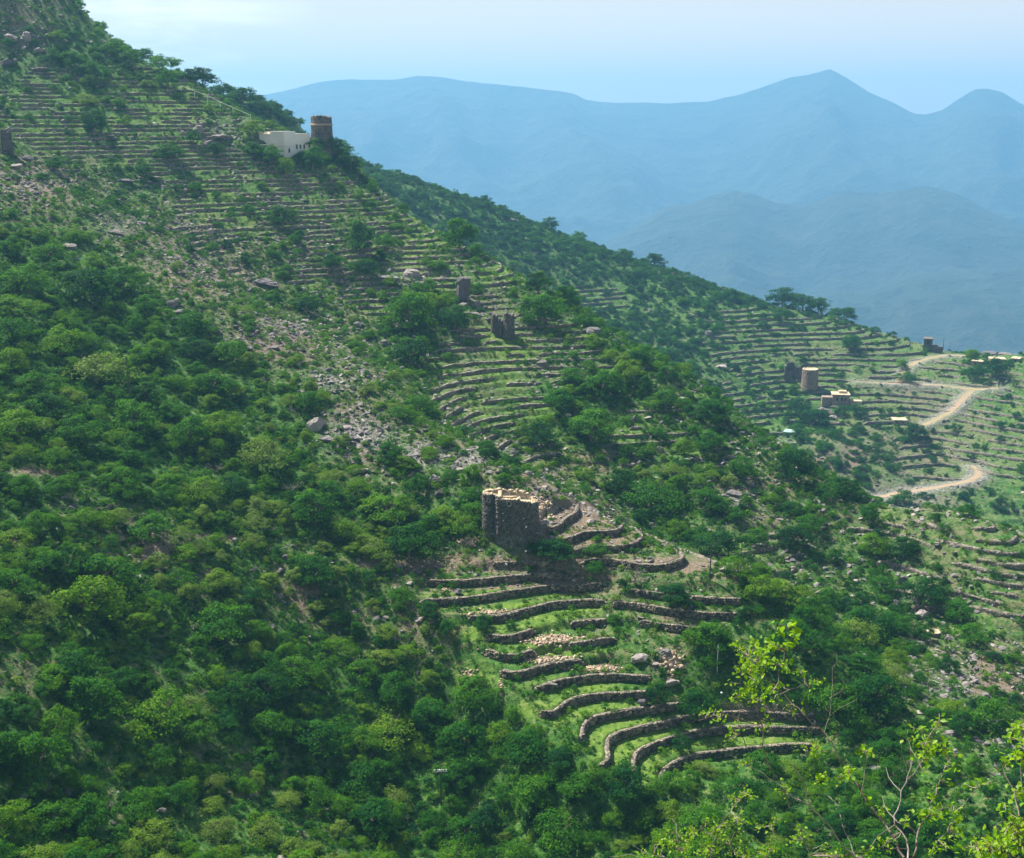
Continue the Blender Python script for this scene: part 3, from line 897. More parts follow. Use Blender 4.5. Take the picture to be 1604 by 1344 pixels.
def crown_mesh(name, seed, nclump, nleaf, leaf, height=.72, flat=0.0, hole=0.0, spread=1.0):
    """crown of unit width standing on z=0; irregular clumps of leaves on an uneven volume"""
    r = np.random.default_rng(seed)
    Cs, Ns = [], []
    lob = r.uniform(0, 2*math.pi, 4)
    for _ in range(nclump):
        u = r.uniform(-.62, 1); th = r.uniform(0, 2*math.pi)
        rho = math.sqrt(max(0, 1 - u*u))
        wob = 1 + .22 * math.sin(2*th + lob[0]) + .17 * math.sin(3*th + lob[1] + 2*u) + .13 * math.sin(5*th + 4*u + lob[2])
        R = .5 * wob * r.uniform(.55, 1.0) * spread * (1.28 if r.uniform() < .22 else 1)
        z = height * (.44 + .44 * u * (1 - flat * .4) * r.uniform(.7, 1.1) + .10 * math.sin(th + lob[3]) * u + .06 * math.sin(3*th + lob[0]))
        c = np.array([rho * R * math.cos(th), rho * R * math.sin(th) * .93, z])
        cr = r.uniform(.05, .16)
        n_ = int(nleaf * r.uniform(.5, 1.4) * (cr / .12) ** 2)
        d = r.normal(0, 1, (n_, 3)); d[:, 2] = np.abs(d[:, 2]) * .9 - .25
        d /= np.linalg.norm(d, axis=1)[:, None]
        pts = c + d * cr * (r.uniform(.55, 1.05, (n_, 1))) * np.array([1.15, 1.15, .72])
        outw = pts - np.array([0, 0, height * .3]); outw /= np.linalg.norm(outw, axis=1)[:, None]
        Cs.append(pts); Ns.append(d * .55 + outw * .6 + np.array([0, 0, .15]))
    Cs, Ns = np.concatenate(Cs), np.concatenate(Ns)
    V, Fq = quads_at(Cs, Ns, leaf, r)
    V[:, 2] = np.maximum(V[:, 2], -.02)
    return mesh_np(name, V, Fq, M_leaf)

def limb(V, F_, a, b, ra, rb, k=5):
    a, b = np.array(a, float), np.array(b, float)
    d = b - a; d /= np.linalg.norm(d)
    u = np.cross(d, [0.3, .9, .1]); u /= np.linalg.norm(u); w = np.cross(d, u)
    s0 = len(V)
    for c, rad_ in ((a, ra), (b, rb)):
        for q in range(k):
            t = 2*math.pi*q/k
            V.append(tuple(c + (u*math.cos(t) + w*math.sin(t)) * rad_))
    for q in range(k):
        F_.append((s0+q, s0+(q+1) % k, s0+k+(q+1) % k, s0+k+q))

def trunk_mesh(seed, height=.72):
    r = np.random.default_rng(seed); V, F_ = [], []
    fork = (r.normal(0, .02), r.normal(0, .02), height*.28)
    limb(V, F_, (0, 0, -.10), fork, .035, .026, 6)
    for q in range(4):
        th = q*math.pi/2 + r.uniform(-.5, .5); R = r.uniform(.16, .28)
        mid = (R*.5*math.cos(th), R*.5*math.sin(th), height*.48)
        limb(V, F_, fork, mid, .022, .014); limb(V, F_, mid, (R*math.cos(th), R*math.sin(th), height*.78), .014, .005)
        limb(V, F_, mid, (R*.9*math.cos(th+.7), R*.9*math.sin(th+.7), height*.7), .010, .004)
    return mesh_np('trunk', V, np.array(F_), M_bark)

CROWNS = [crown_mesh('crown', 21+k, 95, 62, .024, .74) for k in range(5)] + \
         [crown_mesh('crown', 31+k, 80, 56, .0205, .60, .3) for k in range(3)] + \
         [crown_mesh('crown', 41, 60, 44, .020, .85, 0.0, 0, .95)]
def bare_mesh(seed):
    r = np.random.default_rng(seed); V, F_ = [], []
    def grow(a, d, ln, ra, lv):
        b = a + d * ln; limb(V, F_, a, b, ra, ra*.62, 4)
        if lv == 0: return
        for _ in range(3 if lv > 1 else 4):
            nd = d + r.normal(0, .55, 3); nd[2] = abs(nd[2]) * .8 + .1; nd /= np.linalg.norm(nd)
            grow(b, nd, ln*r.uniform(.6, .85), ra*.62, lv-1)
    for q in range(4):
        d = np.array([r.normal(0, .5), r.normal(0, .5), 1.0]); d /= np.linalg.norm(d)
        grow(np.array([0, 0, -.05]), d, .22, .016, 3)
    return mesh_np('bare_crown', V, np.array(F_), M_greytwig)
M_greytwig, N, L, B = new_mat('grey_twigs', .9); B.inputs['Base Color'].default_value = (.26, .22, .18, 1)
CROWNS.append(bare_mesh(90))
TRUNKS = [trunk_mesh(50+k) for k in range(4)]

def cover_at(px, py, T): return table(T, px, py)

# hand-read shrubs and trees: x, foot y, width in px, tone 0 dark .. 3 pale, with what singles them out
PLANTS = [
 (88,68,26,2,'small bright green bush by the rocks near the top left corner'),
 (88,100,25,0,0),(117,108,32,1,0),(144,124,34,1,0),(137,168,42,3,'pale yellowish bush on terraces high on the left'),
 (147,208,44,0,'large dark bush under the pale one high on the left slope'),(268,252,46,0,'dark spreading tree in the rocks left of the white house'),
 (303,226,26,0,0),(225,278,36,0,0),(85,268,30,1,0),(337,242,24,0,0),(400,246,30,0,'dark tree at the left foot of the white house'),(395,214,26,2,'light green bush above the left end of the white house'),
 (180,90,34,1,0),(225,92,28,1,0),(255,112,42,1,0),(262,138,36,1,0),(205,105,34,1,0),
 (423,258,38,1,'round green bush in front of the white house'),(446,274,30,2,0),(511,242,40,1,'green tree at the foot of the upper round tower'),(490,266,44,0,0),(551,272,36,0,'dark bush on the skyline right of the upper round tower'),(535,250,34,1,0),
 (443,354,46,0,'dark wide bush on the terraces below the white house'),(567,397,58,0,'big dark bush in the shaded hollow left of the standing rock'),(605,392,30,1,0),(520,422,38,0,0),(568,432,40,0,0),
 (720,390,56,1,'rounded brownish green tree on the skyline of the middle spur'),(678,492,38,2,'bright green tree beside the standing rock'),(642,522,78,1,'largest tree on the middle slope, left of the standing rock'),(643,572,68,0,'dark tree just below the largest middle slope tree'),
 (712,514,52,0,0),(480,492,48,0,0),(483,642,42,1,0),(658,647,40,1,0),(625,657,42,1,0),(612,727,48,1,'round green shrub alone among pale boulders'),(727,687,36,1,0),
 (843,462,44,0,'dark round tree on the middle skyline above the left end of far terraces'),(886,477,34,1,0),(850,507,62,1,0),(944,622,56,1,0),(980,602,52,2,0),(1045,597,38,0,0),(1115,657,52,0,'dark round tree on the edge of the middle spur'),(1042,637,36,1,0),
 (1112,707,42,1,0),(1003,572,32,0,0),(925,692,62,1,0),(848,702,52,0,0),(1052,747,42,3,0),(1160,747,42,1,0),(875,640,50,1,0),(900,600,40,1,0),
 (1018,797,78,1,'broad dark green tree in the gully behind the near nose'),(1103,797,48,1,0),(1058,838,42,2,'rounded light bush where the gully meets the near nose'),(1130,870,64,0,'dark tree beside the gully right of the near nose'),(970,772,54,0,0),
 (1055,946,50,0,'dark bush on the near nose left of the tall pole'),(995,917,52,3,'thin greyish half bare tree on the near nose'),(1115,1017,62,1,'green tree right of the near terraces, above the leafy branch'),(1155,905,46,2,0),(1190,942,54,2,0),(934,902,26,1,0),(934,870,32,1,0),
 (868,876,52,0,'clipped looking dark bush right in front of the big ruined tower'),(845,868,30,1,0),
 (1250,752,60,0,'large dark tree on the spur edge left of the lower track'),(1322,777,50,0,'dark tree on the spur crest left of the road bend'),(1298,787,40,1,0),(1271,832,48,1,0),(1360,817,36,1,0),(1415,792,28,1,'small round bush on the crest below the road bend'),
 (1370,872,44,2,'yellow green tree left of the bare brown terraces'),(1415,872,50,0,'dark tree touching the left end of the bare brown terraces'),(1382,927,52,1,0),(1447,950,56,0,'dark tree below left of the bare brown terraces'),
 (1362,1002,72,0,0),(1245,859,52,0,0),(1230,947,62,2,0),(1268,980,52,1,0),(1340,1014,72,3,'wide pale grey green tree above the leafy branch'),(1521,1007,46,1,0),(1500,972,40,1,0),(1250,1017,62,1,0),
 (18,405,42,1,0),(76,415,56,1,0),(48,465,62,1,0),(134,472,78,0,'wide dark green thicket below the scree on the left'),(192,462,52,1,0),(228,494,46,1,0),(304,529,48,0,0),(314,564,36,0,0),(362,567,48,1,0),
 (20,500,62,2,0),(150,602,92,3,'broad yellowish flat crowned tree near the left edge'),(228,629,48,0,0),(266,660,46,1,0),(336,617,58,1,0),(28,684,68,2,'bright yellow green tree at the left edge'),(83,657,52,0,0),(15,585,52,2,0),(215,682,72,1,0),(20,542,66,1,0),
 (100,560,60,2,0),(60,620,56,1,0),(180,640,50,1,0),(120,700,60,1,0),(300,700,60,1,0),(340,690,60,2,0),
 (187,767,52,1,0),(235,842,62,1,'round bright green tree beside the bare earth patch'),(319,787,62,2,'yellow green dome shaped tree above the bare earth slope'),(362,777,52,0,0),(182,822,48,3,0),(60,837,52,1,0),(106,905,60,0,0),(160,927,82,1,0),(70,907,52,1,0),
 (25,932,62,1,0),(137,977,92,2,0),(222,977,52,2,0),(349,1002,82,1,0),(278,917,46,1,0),(390,947,42,0,0),(90,777,42,1,0),
 (415,737,82,3,'yellow tinged wide tree left of the boulder field'),(519,782,42,1,0),(495,824,72,1,0),(540,847,52,2,0),(587,877,52,3,'dusty grey green bush at the end of the footpath'),(640,877,68,0,'big dark bush at the left end of the path to the tower'),(607,817,72,2,0),(675,837,42,1,0),(724,842,52,2,'fresh green bush touching the left side of the big tower'),(700,825,50,2,0),(745,815,36,1,0),
 (704,752,30,1,0),(494,917,66,0,'dark round tree right of the bare earth slope'),(673,967,36,0,0),(577,914,32,0,0),(532,977,42,1,0),(560,999,32,1,0),(628,947,42,1,0),(757,986,30,0,'small dark bush on the green terrace below the tower'),(700,995,26,0,0),
 (250,1147,102,2,'large light green tree standing alone in the lower left'),(122,1072,82,0,0),(150,1127,82,1,0),(190,1082,52,0,0),(253,1197,52,1,0),(228,1279,62,1,0),(63,1212,82,1,0),(142,1312,72,1,0),(294,1214,42,2,0),
 (501,1178,82,1,'round topped green tree left of the small pylon'),(607,1157,82,2,0),(678,1142,62,1,0),(560,1239,62,1,0),(582,1302,74,0,'very dark hollow bush at the bottom centre left'),(729,1182,72,1,0),(782,1162,42,2,0),(565,1064,62,1,0),(615,1097,62,1,0),(741,1107,62,1,0),
 (425,1162,62,1,0),(678,1302,42,1,0),(730,1317,62,1,0),(737,1207,52,1,0),(460,1060,60,1,0),(420,1100,60,0,0),
 (825,1192,72,1,0),(876,1202,42,0,0),(982,1249,62,0,'dark tree at the lower tip of the curved terraces'),(1048,1239,46,1,0),(906,1247,52,1,0),(1100,1305,92,1,0),(876,1322,92,1,0),(840,1259,62,1,0),(1028,1102,38,0,'dark bush right of the curved terrace walls'),(1094,1122,52,0,0),(1068,1174,30,0,'small dark bush growing on the second lowest terrace'),(1160,1247,62,1,0),
 (1375,1112,72,0,0),(1552,1147,72,1,'pale topped tree near the right edge'),(1503,1147,52,0,0),(1398,1067,52,3,0),(1308,1122,82,1,0),(1468,1130,32,1,0),(1397,1228,52,1,0),(1390,1189,52,1,0),
 (1333,547,34,0,'dark tree in the middle of the far hilltop terraces'),(1225,476,38,0,0),(1258,482,40,0,0),(1282,486,34,0,0),(1326,503,26,0,'lone round tree on the far skyline at the top of the terraces'),(1308,495,22,1,0),(1224,506,28,0,'round tree just inside the top of the far terraces'),(1522,566,24,2,'light feathery tree on the far crest beside the track'),(1545,566,14,1,0),(1412,578,16,2,'tiny pale tree among the far terraces'),
 (1400,527,9,0,0),(758,322,20,0,'dark clump on the far skyline'),(783,326,14,1,0),(808,331,13,1,'tiny umbrella shaped tree on the far skyline'),(905,362,24,1,0),(980,395,30,0,0),(1025,408,26,0,0),(860,352,26,0,0),
 (1560,590,40,0,0),(1530,595,30,0,0),(1435,690,34,0,0),(1275,665,40,0,'dark bush on the rocks under the pink round tower'),(1340,650,22,0,0),(1350,655,20,0,0),(1315,650,20,0,0),(1255,650,34,0,0),(1420,600,26,1,0),
 (470,195,16,0,0),(440,190,26,0,0),(410,180,30,0,0),(380,165,32,0,0),(350,145,34,0,0),(318,130,36,0,'dark tree on the skyline where the white rail begins'),(300,120,26,0,0),(425,175,22,0,0),
]
REGIONS = [
 (lambda x, y, r: r > 440 and y < 560, 'dark green tree on or just under the far bluish skyline', 'trees on the far crest'),
 (lambda x, y, r: r > 440, 'blue green bush on the hazy far slope', 'bushes on the far slope'),
 (lambda x, y, r: r > 300 and x < 300, 'green bush on the high slope in the upper left', 'bushes upper left'),
 (lambda x, y, r: y < 480 and x < 900 and r > 290, 'green bush on the middle slope near the white house and skyline', 'bushes on the upper middle slope'),
 (lambda x, y, r: x > 1180 and y < 1060, 'green tree on the right part of the middle spur', 'trees on the right of the middle spur'),
 (lambda x, y, r: x > 760 and y < 860, 'deep green tree on the wooded face of the middle spur', 'trees on the face of the middle spur'),
 (lambda x, y, r: x > 1000 and y < 1344 and x <= 1700, 'leafy green tree in the hollow behind the foreground branch', 'trees behind the foreground branch'),
 (lambda x, y, r: y > 1080, 'dense green bush in the thicket along the bottom of the view', 'thicket along the bottom'),
 (lambda x, y, r: y > 820, 'green bush on the lower left hillside below the bare earth patch', 'bushes on the lower left hillside'),
 (lambda x, y, r: y > 560, 'soft crowned green tree on the left hillside above the footpath', 'trees on the left hillside'),
 (lambda x, y, r: True, 'green shrub beside the stony crest of the near spur', 'shrubs along the stony crest'),
]
KEEP_OUT = [(800,812,52,46),(505,205,22,26),(447,226,46,20),(1268,592,18,16),(1315,622,20,10),(1240,580,14,14),(1454,530,10,9),(1562,560,40,9),(792,508,26,24),(725,448,12,22),(1462,990,14,8),
            (840,880,26,10),(1200,1120,80,16),(640,884,80,7),(900,806,38,20),(245,868,26,16),(1070,882,50,12),(330,905,12,8),(60,742,60,4),(350,842,40,4)]
def blocked(px, py, rr=None):
    b = np.zeros_like(px, bool)
    for cx, cy, rx, ry in KEEP_OUT:
        b |= ((px - cx) / rx) ** 2 + ((py - cy) / ry) ** 2 < 1
    return b

tones = [.10, .38, .68, .95]
trees = []       # x, y, z, width, tone, label, px, py, appearance px
for px, py, w, tn, lab in PLANTS:
    x, y, z = cast(px, py - 2, dmin=110)
    f = project([[x, y, z]])[2][0]
    wm = w * f / F_PX
    trees.append((x, y, z, wm, tones[tn], lab or None, px, py, w))
hand = np.array([(t[0], t[1], t[3]) for t in trees])

def scatter(n, r0, r1, wmin, wmax, thr, T, seed, power=1.0, mn=None, bias=1.0):
    r = np.random.default_rng(seed)
    th = r.uniform(-.50, .50, n); rd = np.sqrt(r.uniform(r0*r0, r1*r1, n))
    x, y = np.sin(th)*rd, np.cos(th)*rd
    z, zb, px, py, rr, ms = ground(x, y, True)
    pxx, pyy, f = project(np.stack([x, y, z], 1))
    d = table(T, pxx, pyy)
    clump = fbm(x, y, 14, 3, seed+3) * .5 + .5
    keep = (r.uniform(0, 1, n) < np.clip(thr * d ** power * (.35 + 1.3 * clump), 0, 1)) & (pxx > -60) & (pxx < 1664) & (pyy < 1420) & (pyy > -60)
    keep &= ~blocked(pxx, pyy)
    if T is TREE:
        pass
    rkb = blobs_soft(ROCKB, pxx, pyy); keep &= r.uniform(0, 1, n) > np.clip(rkb * .75, 0, .8)
    if T is not TREE: keep &= r.uniform(0, 1, n) > np.clip(np.maximum(ms[1], ms[2]) * .6, 0, .6)
    lsh = blobs_soft(LUSHB, pxx, pyy) * (rr < 240); keep &= r.uniform(0, 1, n) > np.clip(lsh * .9, 0, .8)
    if T is TREE:
        keep &= r.uniform(0, 1, n) > np.clip(ms[0] * 1.2, 0, .93)
        keep &= r.uniform(0, 1, n) > np.clip(np.maximum(ms[1] * .78, ms[2] * .62), 0, .93)
    for pts in ROADS.values():
        dd, _ = seg_dist(x, y, pts); keep &= (dd > 5.5)
    x, y, z, pxx, pyy, f, d = [a[keep] for a in (x, y, z, pxx, pyy, f, d)]
    u = r.uniform(0, 1, len(x)) ** 2.1
    w = (wmin + (wmax - wmin) * u) * (.7 + .5 * d)
    return x, y, z, w, pxx, pyy, f, d, r

X_, Y_, Z_, W_, PX_, PY_, F_, D_, R_ = scatter(52000, 95, 720, 1.2, 4.2, 1.0, TREE, 101, 1.3)
# no two crowns in one spot
order = np.argsort(-W_)
cellsz = 3.0; gridd = {}
keepi = []
for hx, hy, hw in hand: gridd.setdefault((int(hx//cellsz), int(hy//cellsz)), []).append((hx, hy, hw))
for i in order:
    cx, cy = int(X_[i]//cellsz), int(Y_[i]//cellsz); ok = True
    for a in range(-2, 3):
        for b in range(-2, 3):
            for (qx, qy, qw) in gridd.get((cx+a, cy+b), ()):
                if math.hypot(X_[i]-qx, Y_[i]-qy) < .30*(W_[i]+qw): ok = False; break
            if not ok: break
        if not ok: break
    if ok:
        gridd.setdefault((cx, cy), []).append((X_[i], Y_[i], W_[i])); keepi.append(i)
toneN = np.clip(.42 + fbm(X_, Y_, 30, 2, 301) * .5 + R_.normal(0, .2, len(X_)), 0, .97)
low = (PY_ > 450) & (PX_ < 700) & (Y_ < 260)
toneN = np.clip(toneN + low * .2, 0, .97)
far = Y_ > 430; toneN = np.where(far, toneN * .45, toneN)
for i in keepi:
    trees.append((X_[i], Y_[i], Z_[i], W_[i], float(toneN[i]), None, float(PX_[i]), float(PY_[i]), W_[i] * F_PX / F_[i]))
fx_, fy_, fz_, fw_, fpx, fpy, ff_, fd_, fr_ = scatter(15000, 440, 720, 1.8, 5.4, .9, TREE, 177, 1.6)
for i in range(len(fx_)):
    if fd_[i] > .3: trees.append((fx_[i], fy_[i], fz_[i], fw_[i], float(np.clip(fr_.normal(.2, .15), 0, .6)), None, float(fpx[i]), float(fpy[i]), fw_[i] * F_PX / ff_[i]))
print('trees', len(trees))
nh = len(PLANTS)
inview = [k for k in range(nh, len(trees)) if -10 < trees[k][6] < 1614 and -10 < trees[k][7] < 1390]
inview.sort(key=lambda k: -trees[k][8])
solo = list(range(nh)) + inview[:max(0, 300 - nh)]
solo_set = set(solo)

def region_of(px, py, rd):
    for fn, lab, grp in REGIONS:
        if fn(px, py, rd): return lab, grp
TONEW = ['dark ', 'mid ', 'bright ', 'pale ']
proto = {}
AUTO = []
for k in solo:
    x, y, z, w, tone, lab, px, py, wp = trees[k]
    rk = random.Random(k)
    ci = rk.randrange(5) if tone < .9 else 5 + rk.randrange(3)
    if lab and 'half bare' in lab: ci = 9
    if ci < 9 and tone >= .3 and rk.random() < .2 and math.hypot(x, y) < 260: ci = 5 + rk.randrange(3)
    small = w < 2.6
    nm = 'shrub' if small else 'tree'
    t = link(nm, None, loc=(x, y, z)); t.empty_display_size = .5
    t.rotation_euler = (0, 0, rk.uniform(0, 6.28)); t.scale = (w*rk.uniform(.85, 1.25), w*rk.uniform(.85, 1.2), w * rk.uniform(.75, 1.15))
    cr = link('crown', CROWNS[ci], parent=t); cr['tone'] = float(tone)
    if (ci, 'c') not in proto: proto[(ci, 'c')] = cr
    link('trunk', TRUNKS[rk.randrange(4)], parent=t)
    l2, grp = region_of(px, py, math.hypot(x, y))
    if not lab: AUTO.append((t, px, py - wp*.35, 'plant', wp, tone))
    tag(t, lab or l2, 'bush' if small or 'bush' in (lab or l2) or 'shrub' in (lab or l2) else 'tree', grp if not lab else None)
for ci in range(len(CROWNS)):
    if (ci, 'c') not in proto:      # a plant of this kind, standing where the photograph shows one
        k = solo[ci * 7 + 3]
        cr = [c for c in COL.objects if c.parent and c.name.startswith('crown') and c.data]
        cr[ci * 9].data = CROWNS[ci]; proto[(ci, 'c')] = cr[ci * 9]

# ---- things too many to count: instanced on points
def instancer(name, Pts, scales, tone, variants, srcs, kind='stuff', tilt=.0, seed=0):
    r = np.random.default_rng(seed)
    n = len(Pts)
    me = bpy.data.meshes.new(name)
    me.vertices.add(n); me.vertices.foreach_set('co', np.asarray(Pts, np.float32).ravel())
    def att(nm, ty, key, v):
        a = me.attributes.new(nm, ty, 'POINT'); a.data.foreach_set(key, v)
    sc_ = np.asarray(scales, np.float32)
    if sc_.ndim == 1: sc_ = np.stack([sc_ * r.uniform(.75, 1.3, n), sc_ * r.uniform(.75, 1.2, n), sc_ * r.uniform(.65, 1.2, n)], 1)
    att('isc', 'FLOAT_VECTOR', 'vector', sc_.astype(np.float32).ravel())
    rot = np.stack([r.normal(0, tilt, n) if tilt else np.zeros(n), r.normal(0, tilt, n) if tilt else np.zeros(n), r.uniform(0, 6.28, n)], 1)
    att('irot', 'FLOAT_VECTOR', 'vector', rot.astype(np.float32).ravel())
    att('tone', 'FLOAT', 'value', np.asarray(tone, np.float32))
    att('idx', 'INT', 'value', np.asarray(variants, np.int32))
    o = link(name, me)
    ng = bpy.data.node_groups.new(name, 'GeometryNodeTree')
    ng.interface.new_socket('Geometry', in_out='INPUT', socket_type='NodeSocketGeometry')
    ng.interface.new_socket('Geometry', in_out='OUTPUT', socket_type='NodeSocketGeometry')
    gi, go = ng.nodes.new('NodeGroupInput'), ng.nodes.new('NodeGroupOutput')
    jn = ng.nodes.new('GeometryNodeJoinGeometry')
    def named(nm, ty):
        q = ng.nodes.new('GeometryNodeInputNamedAttribute'); q.data_type = ty; q.inputs['Name'].default_value = nm; return q.outputs[0]
    a_s, a_r, a_i = named('isc', 'FLOAT_VECTOR'), named('irot', 'FLOAT_VECTOR'), named('idx', 'INT')
    for k, src in enumerate(srcs):
        ip = ng.nodes.new('GeometryNodeInstanceOnPoints')
        ng.links.new(gi.outputs[0], ip.inputs['Points'])
        cmpn = ng.nodes.new('FunctionNodeCompare'); cmpn.data_type = 'INT'; cmpn.operation = 'EQUAL'
        ii = [s for s in cmpn.inputs if s.enabled and s.type == 'INT']
        ng.links.new(a_i, ii[0]); ii[1].default_value = k
        ng.links.new(cmpn.outputs[0], ip.inputs['Selection'])
        inf = ng.nodes.new('GeometryNodeObjectInfo'); inf.transform_space = 'ORIGINAL'; inf.inputs['Object'].default_value = src; inf.inputs['As Instance'].default_value = True
        ng.links.new(inf.outputs['Geometry'], ip.inputs['Instance'])
        ng.links.new(a_r, ip.inputs['Rotation']); ng.links.new(a_s, ip.inputs['Scale'])
        ng.links.new(ip.outputs[0], jn.inputs[0])
    ng.links.new(jn.outputs[0], go.inputs[0])
    mod = o.modifiers.new('scatter', 'NODES'); mod.node_group = ng
    o['kind'] = kind
    return o

rest = [t for k, t in enumerate(trees) if k not in solo_set]
rp = np.array([(t[0], t[1], t[2] - .05) for t in rest]); rw = np.array([t[3] for t in rest]); rt = np.array([t[4] for t in rest])
vr = np.random.default_rng(5)
instancer('hillside_bushes', rp, rw, rt, vr.choice(len(CROWNS), len(rest), p=[.13,.13,.13,.13,.12,.08,.08,.07,.07,.06]), [proto[(c, 'c')] for c in range(len(CROWNS))], tilt=.09)

# low scrub: small plants, first one of each kind built as a plant of its own
SCRUBS = [crown_mesh('scrub_clump', 61+k, 30, 10, .058, .60, 0, 0, .8) for k in range(3)]
def tuft_mesh(seed):
    r = np.random.default_rng(seed); V, F_ = [], []
    for q in range(46):
        th = r.uniform(0, 6.28); R = r.uniform(0, .38); b = np.array([R*math.cos(th), R*math.sin(th), -.03])
        ln = r.uniform(.25, .6); d = np.array([math.cos(th)*.45 + r.normal(0, .2), math.sin(th)*.45 + r.normal(0, .2), 1.0]); d /= np.linalg.norm(d)
        s = np.array([-math.sin(th), math.cos(th), 0]) * .045
        k = len(V); V += [b - s, b + s, b + d*ln]; F_.append((k, k+1, k+2))
    return mesh_np('grass_tuft', V, np.array(F_), M_leaf)
TUFTS = [tuft_mesh(71), tuft_mesh(72)]
FULL = np.ones((16, 16)) * .75
def low_plants(nm, n, r0, r1, wmin, wmax, seed, meshes, tone0, lab, cat, spot, thr=1.0, w_tree=.5):
    T = np.clip(.45 + .55 * TREE + .0 * DRY, 0, 1)
    x, y, z, w, px, py, f, d, r = scatter(n, r0, r1, wmin, wmax, thr, T, seed, 1.0)
    tn = np.clip(tone0 + fbm(x, y, 11, 3, seed+7) * .35 + r.normal(0, .2, len(x)), 0, 1)
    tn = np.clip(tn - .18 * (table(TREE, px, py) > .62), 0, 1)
    srcs = []
    for k, m_ in enumerate(meshes):
        sx, sy = spot[k]
        p = cast(sx, sy, dmin=110)
        o = link(cat.replace(' ', '_'), m_, loc=(p[0], p[1], p[2])); s_ = (wmin+wmax)*.62
        o.scale = (s_, s_, s_); o['tone'] = tone0
        tag(o, lab[k], cat); srcs.append(o)
    return instancer(nm, np.stack([x, y, z - .03], 1), w, tn, r.integers(0, len(meshes), len(x)), srcs, seed=seed)
low_plants('low_scrub', 110000, 100, 420, .5, 2.0, 501, SCRUBS, .42, ['small green scrub plant on the lip of the third green terrace', 'small scrub plant at the right foot of the rubble patch', 'small scrub plant below the path to the tower'], 'scrub plant', [(905,1050),(965,990),(690,925)], .68)
o_ = instancer
x, y, z, w, px, py, f, d, r = scatter(42000, 420, 720, .9, 2.5, .6, np.clip(.4 + .6*TREE, 0, 1), 503)
instancer('far_scrub', np.stack([x, y, z-.05], 1), w, np.clip(.22 + fbm(x, y, 20, 3, 9)*.25 + r.normal(0, .1, len(x)), 0, .7), r.integers(0, 3, len(x)), [bpy.data.objects['scrub_plant'], bpy.data.objects['scrub_plant.001'], bpy.data.objects['scrub_plant.002']], seed=4)
low_plants('rough_grass', 140000, 100, 360, .4, 1.1, 502, TUFTS, .62, ['grass tuft on the lowest green terrace near its left tip', 'grass tuft on the bare patch of the curved terraces'], 'grass tuft', [(1020,1205),(985,1182)], .7)

# ---------------------------------------------------------------- stones and boulders
M_rock, N, L, B = new_mat('grey_rock', .9)
geo = N.new('ShaderNodeNewGeometry'); oi = N.new('ShaderNodeObjectInfo'); tc = N.new('ShaderNodeTexCoord')
a = n_noise(N, L, 1.3, 6, .65, geo.outputs['Position'])
f_ = n_math(N, L, 'ADD', n_math(N, L, 'MULTIPLY', oi.outputs['Random'], .6), n_math(N, L, 'MULTIPLY', a.outputs['Fac'], .5))
L.new(n_ramp(N, L, f_, [(.15, (.09,.08,.085)), (.45, (.16,.145,.145)), (.7, (.25,.22,.205)), (.95, (.42,.37,.33))]).outputs[0], B.inputs['Base Color'])
n_bump(N, L, B, a.outputs['Fac'], .8, .25)

def rock_mesh(name, seed, sub=1, slab=.6, ang=.35):
    r = np.random.default_rng(seed)
    bm = bmesh.new(); bmesh.ops.create_icosphere(bm, subdivisions=sub, radius=.5)
    planes = [(Vector(r.normal(0, 1, 3)).normalized(), r.uniform(.22, .38)) for _ in range(13)]
    for v_ in bm.verts:
        for n_, d_ in planes:
            k = v_.co.dot(n_) - d_
            if k > 0: v_.co -= n_ * k
        v_.co += Vector(r.normal(0, .02, 3))
        v_.co.z *= slab; v_.co.x *= 1.25
    me = bpy.data.meshes.new(name); bm.to_mesh(me); bm.free(); me.materials.append(M_rock)
    return me
ROCKS = [rock_mesh('stone', 81+k, 2, (.5, .7, .42)[k]) for k in range(3)]
srcs = []
for k, (sx, sy, lab) in enumerate([(865,1072,'pale grey boulder on the grass below a terrace wall'), (718,927,'pale rounded boulder at the left end of the upper terrace'), (617,757,'white grey boulder at the lower edge of the scree')]):
    p = cast(sx, sy, dmin=110); o = link('boulder', ROCKS[k], loc=p); o.scale = (1.5, 1.3, 1.5); tag(o, lab, 'boulder'); srcs.append(o)
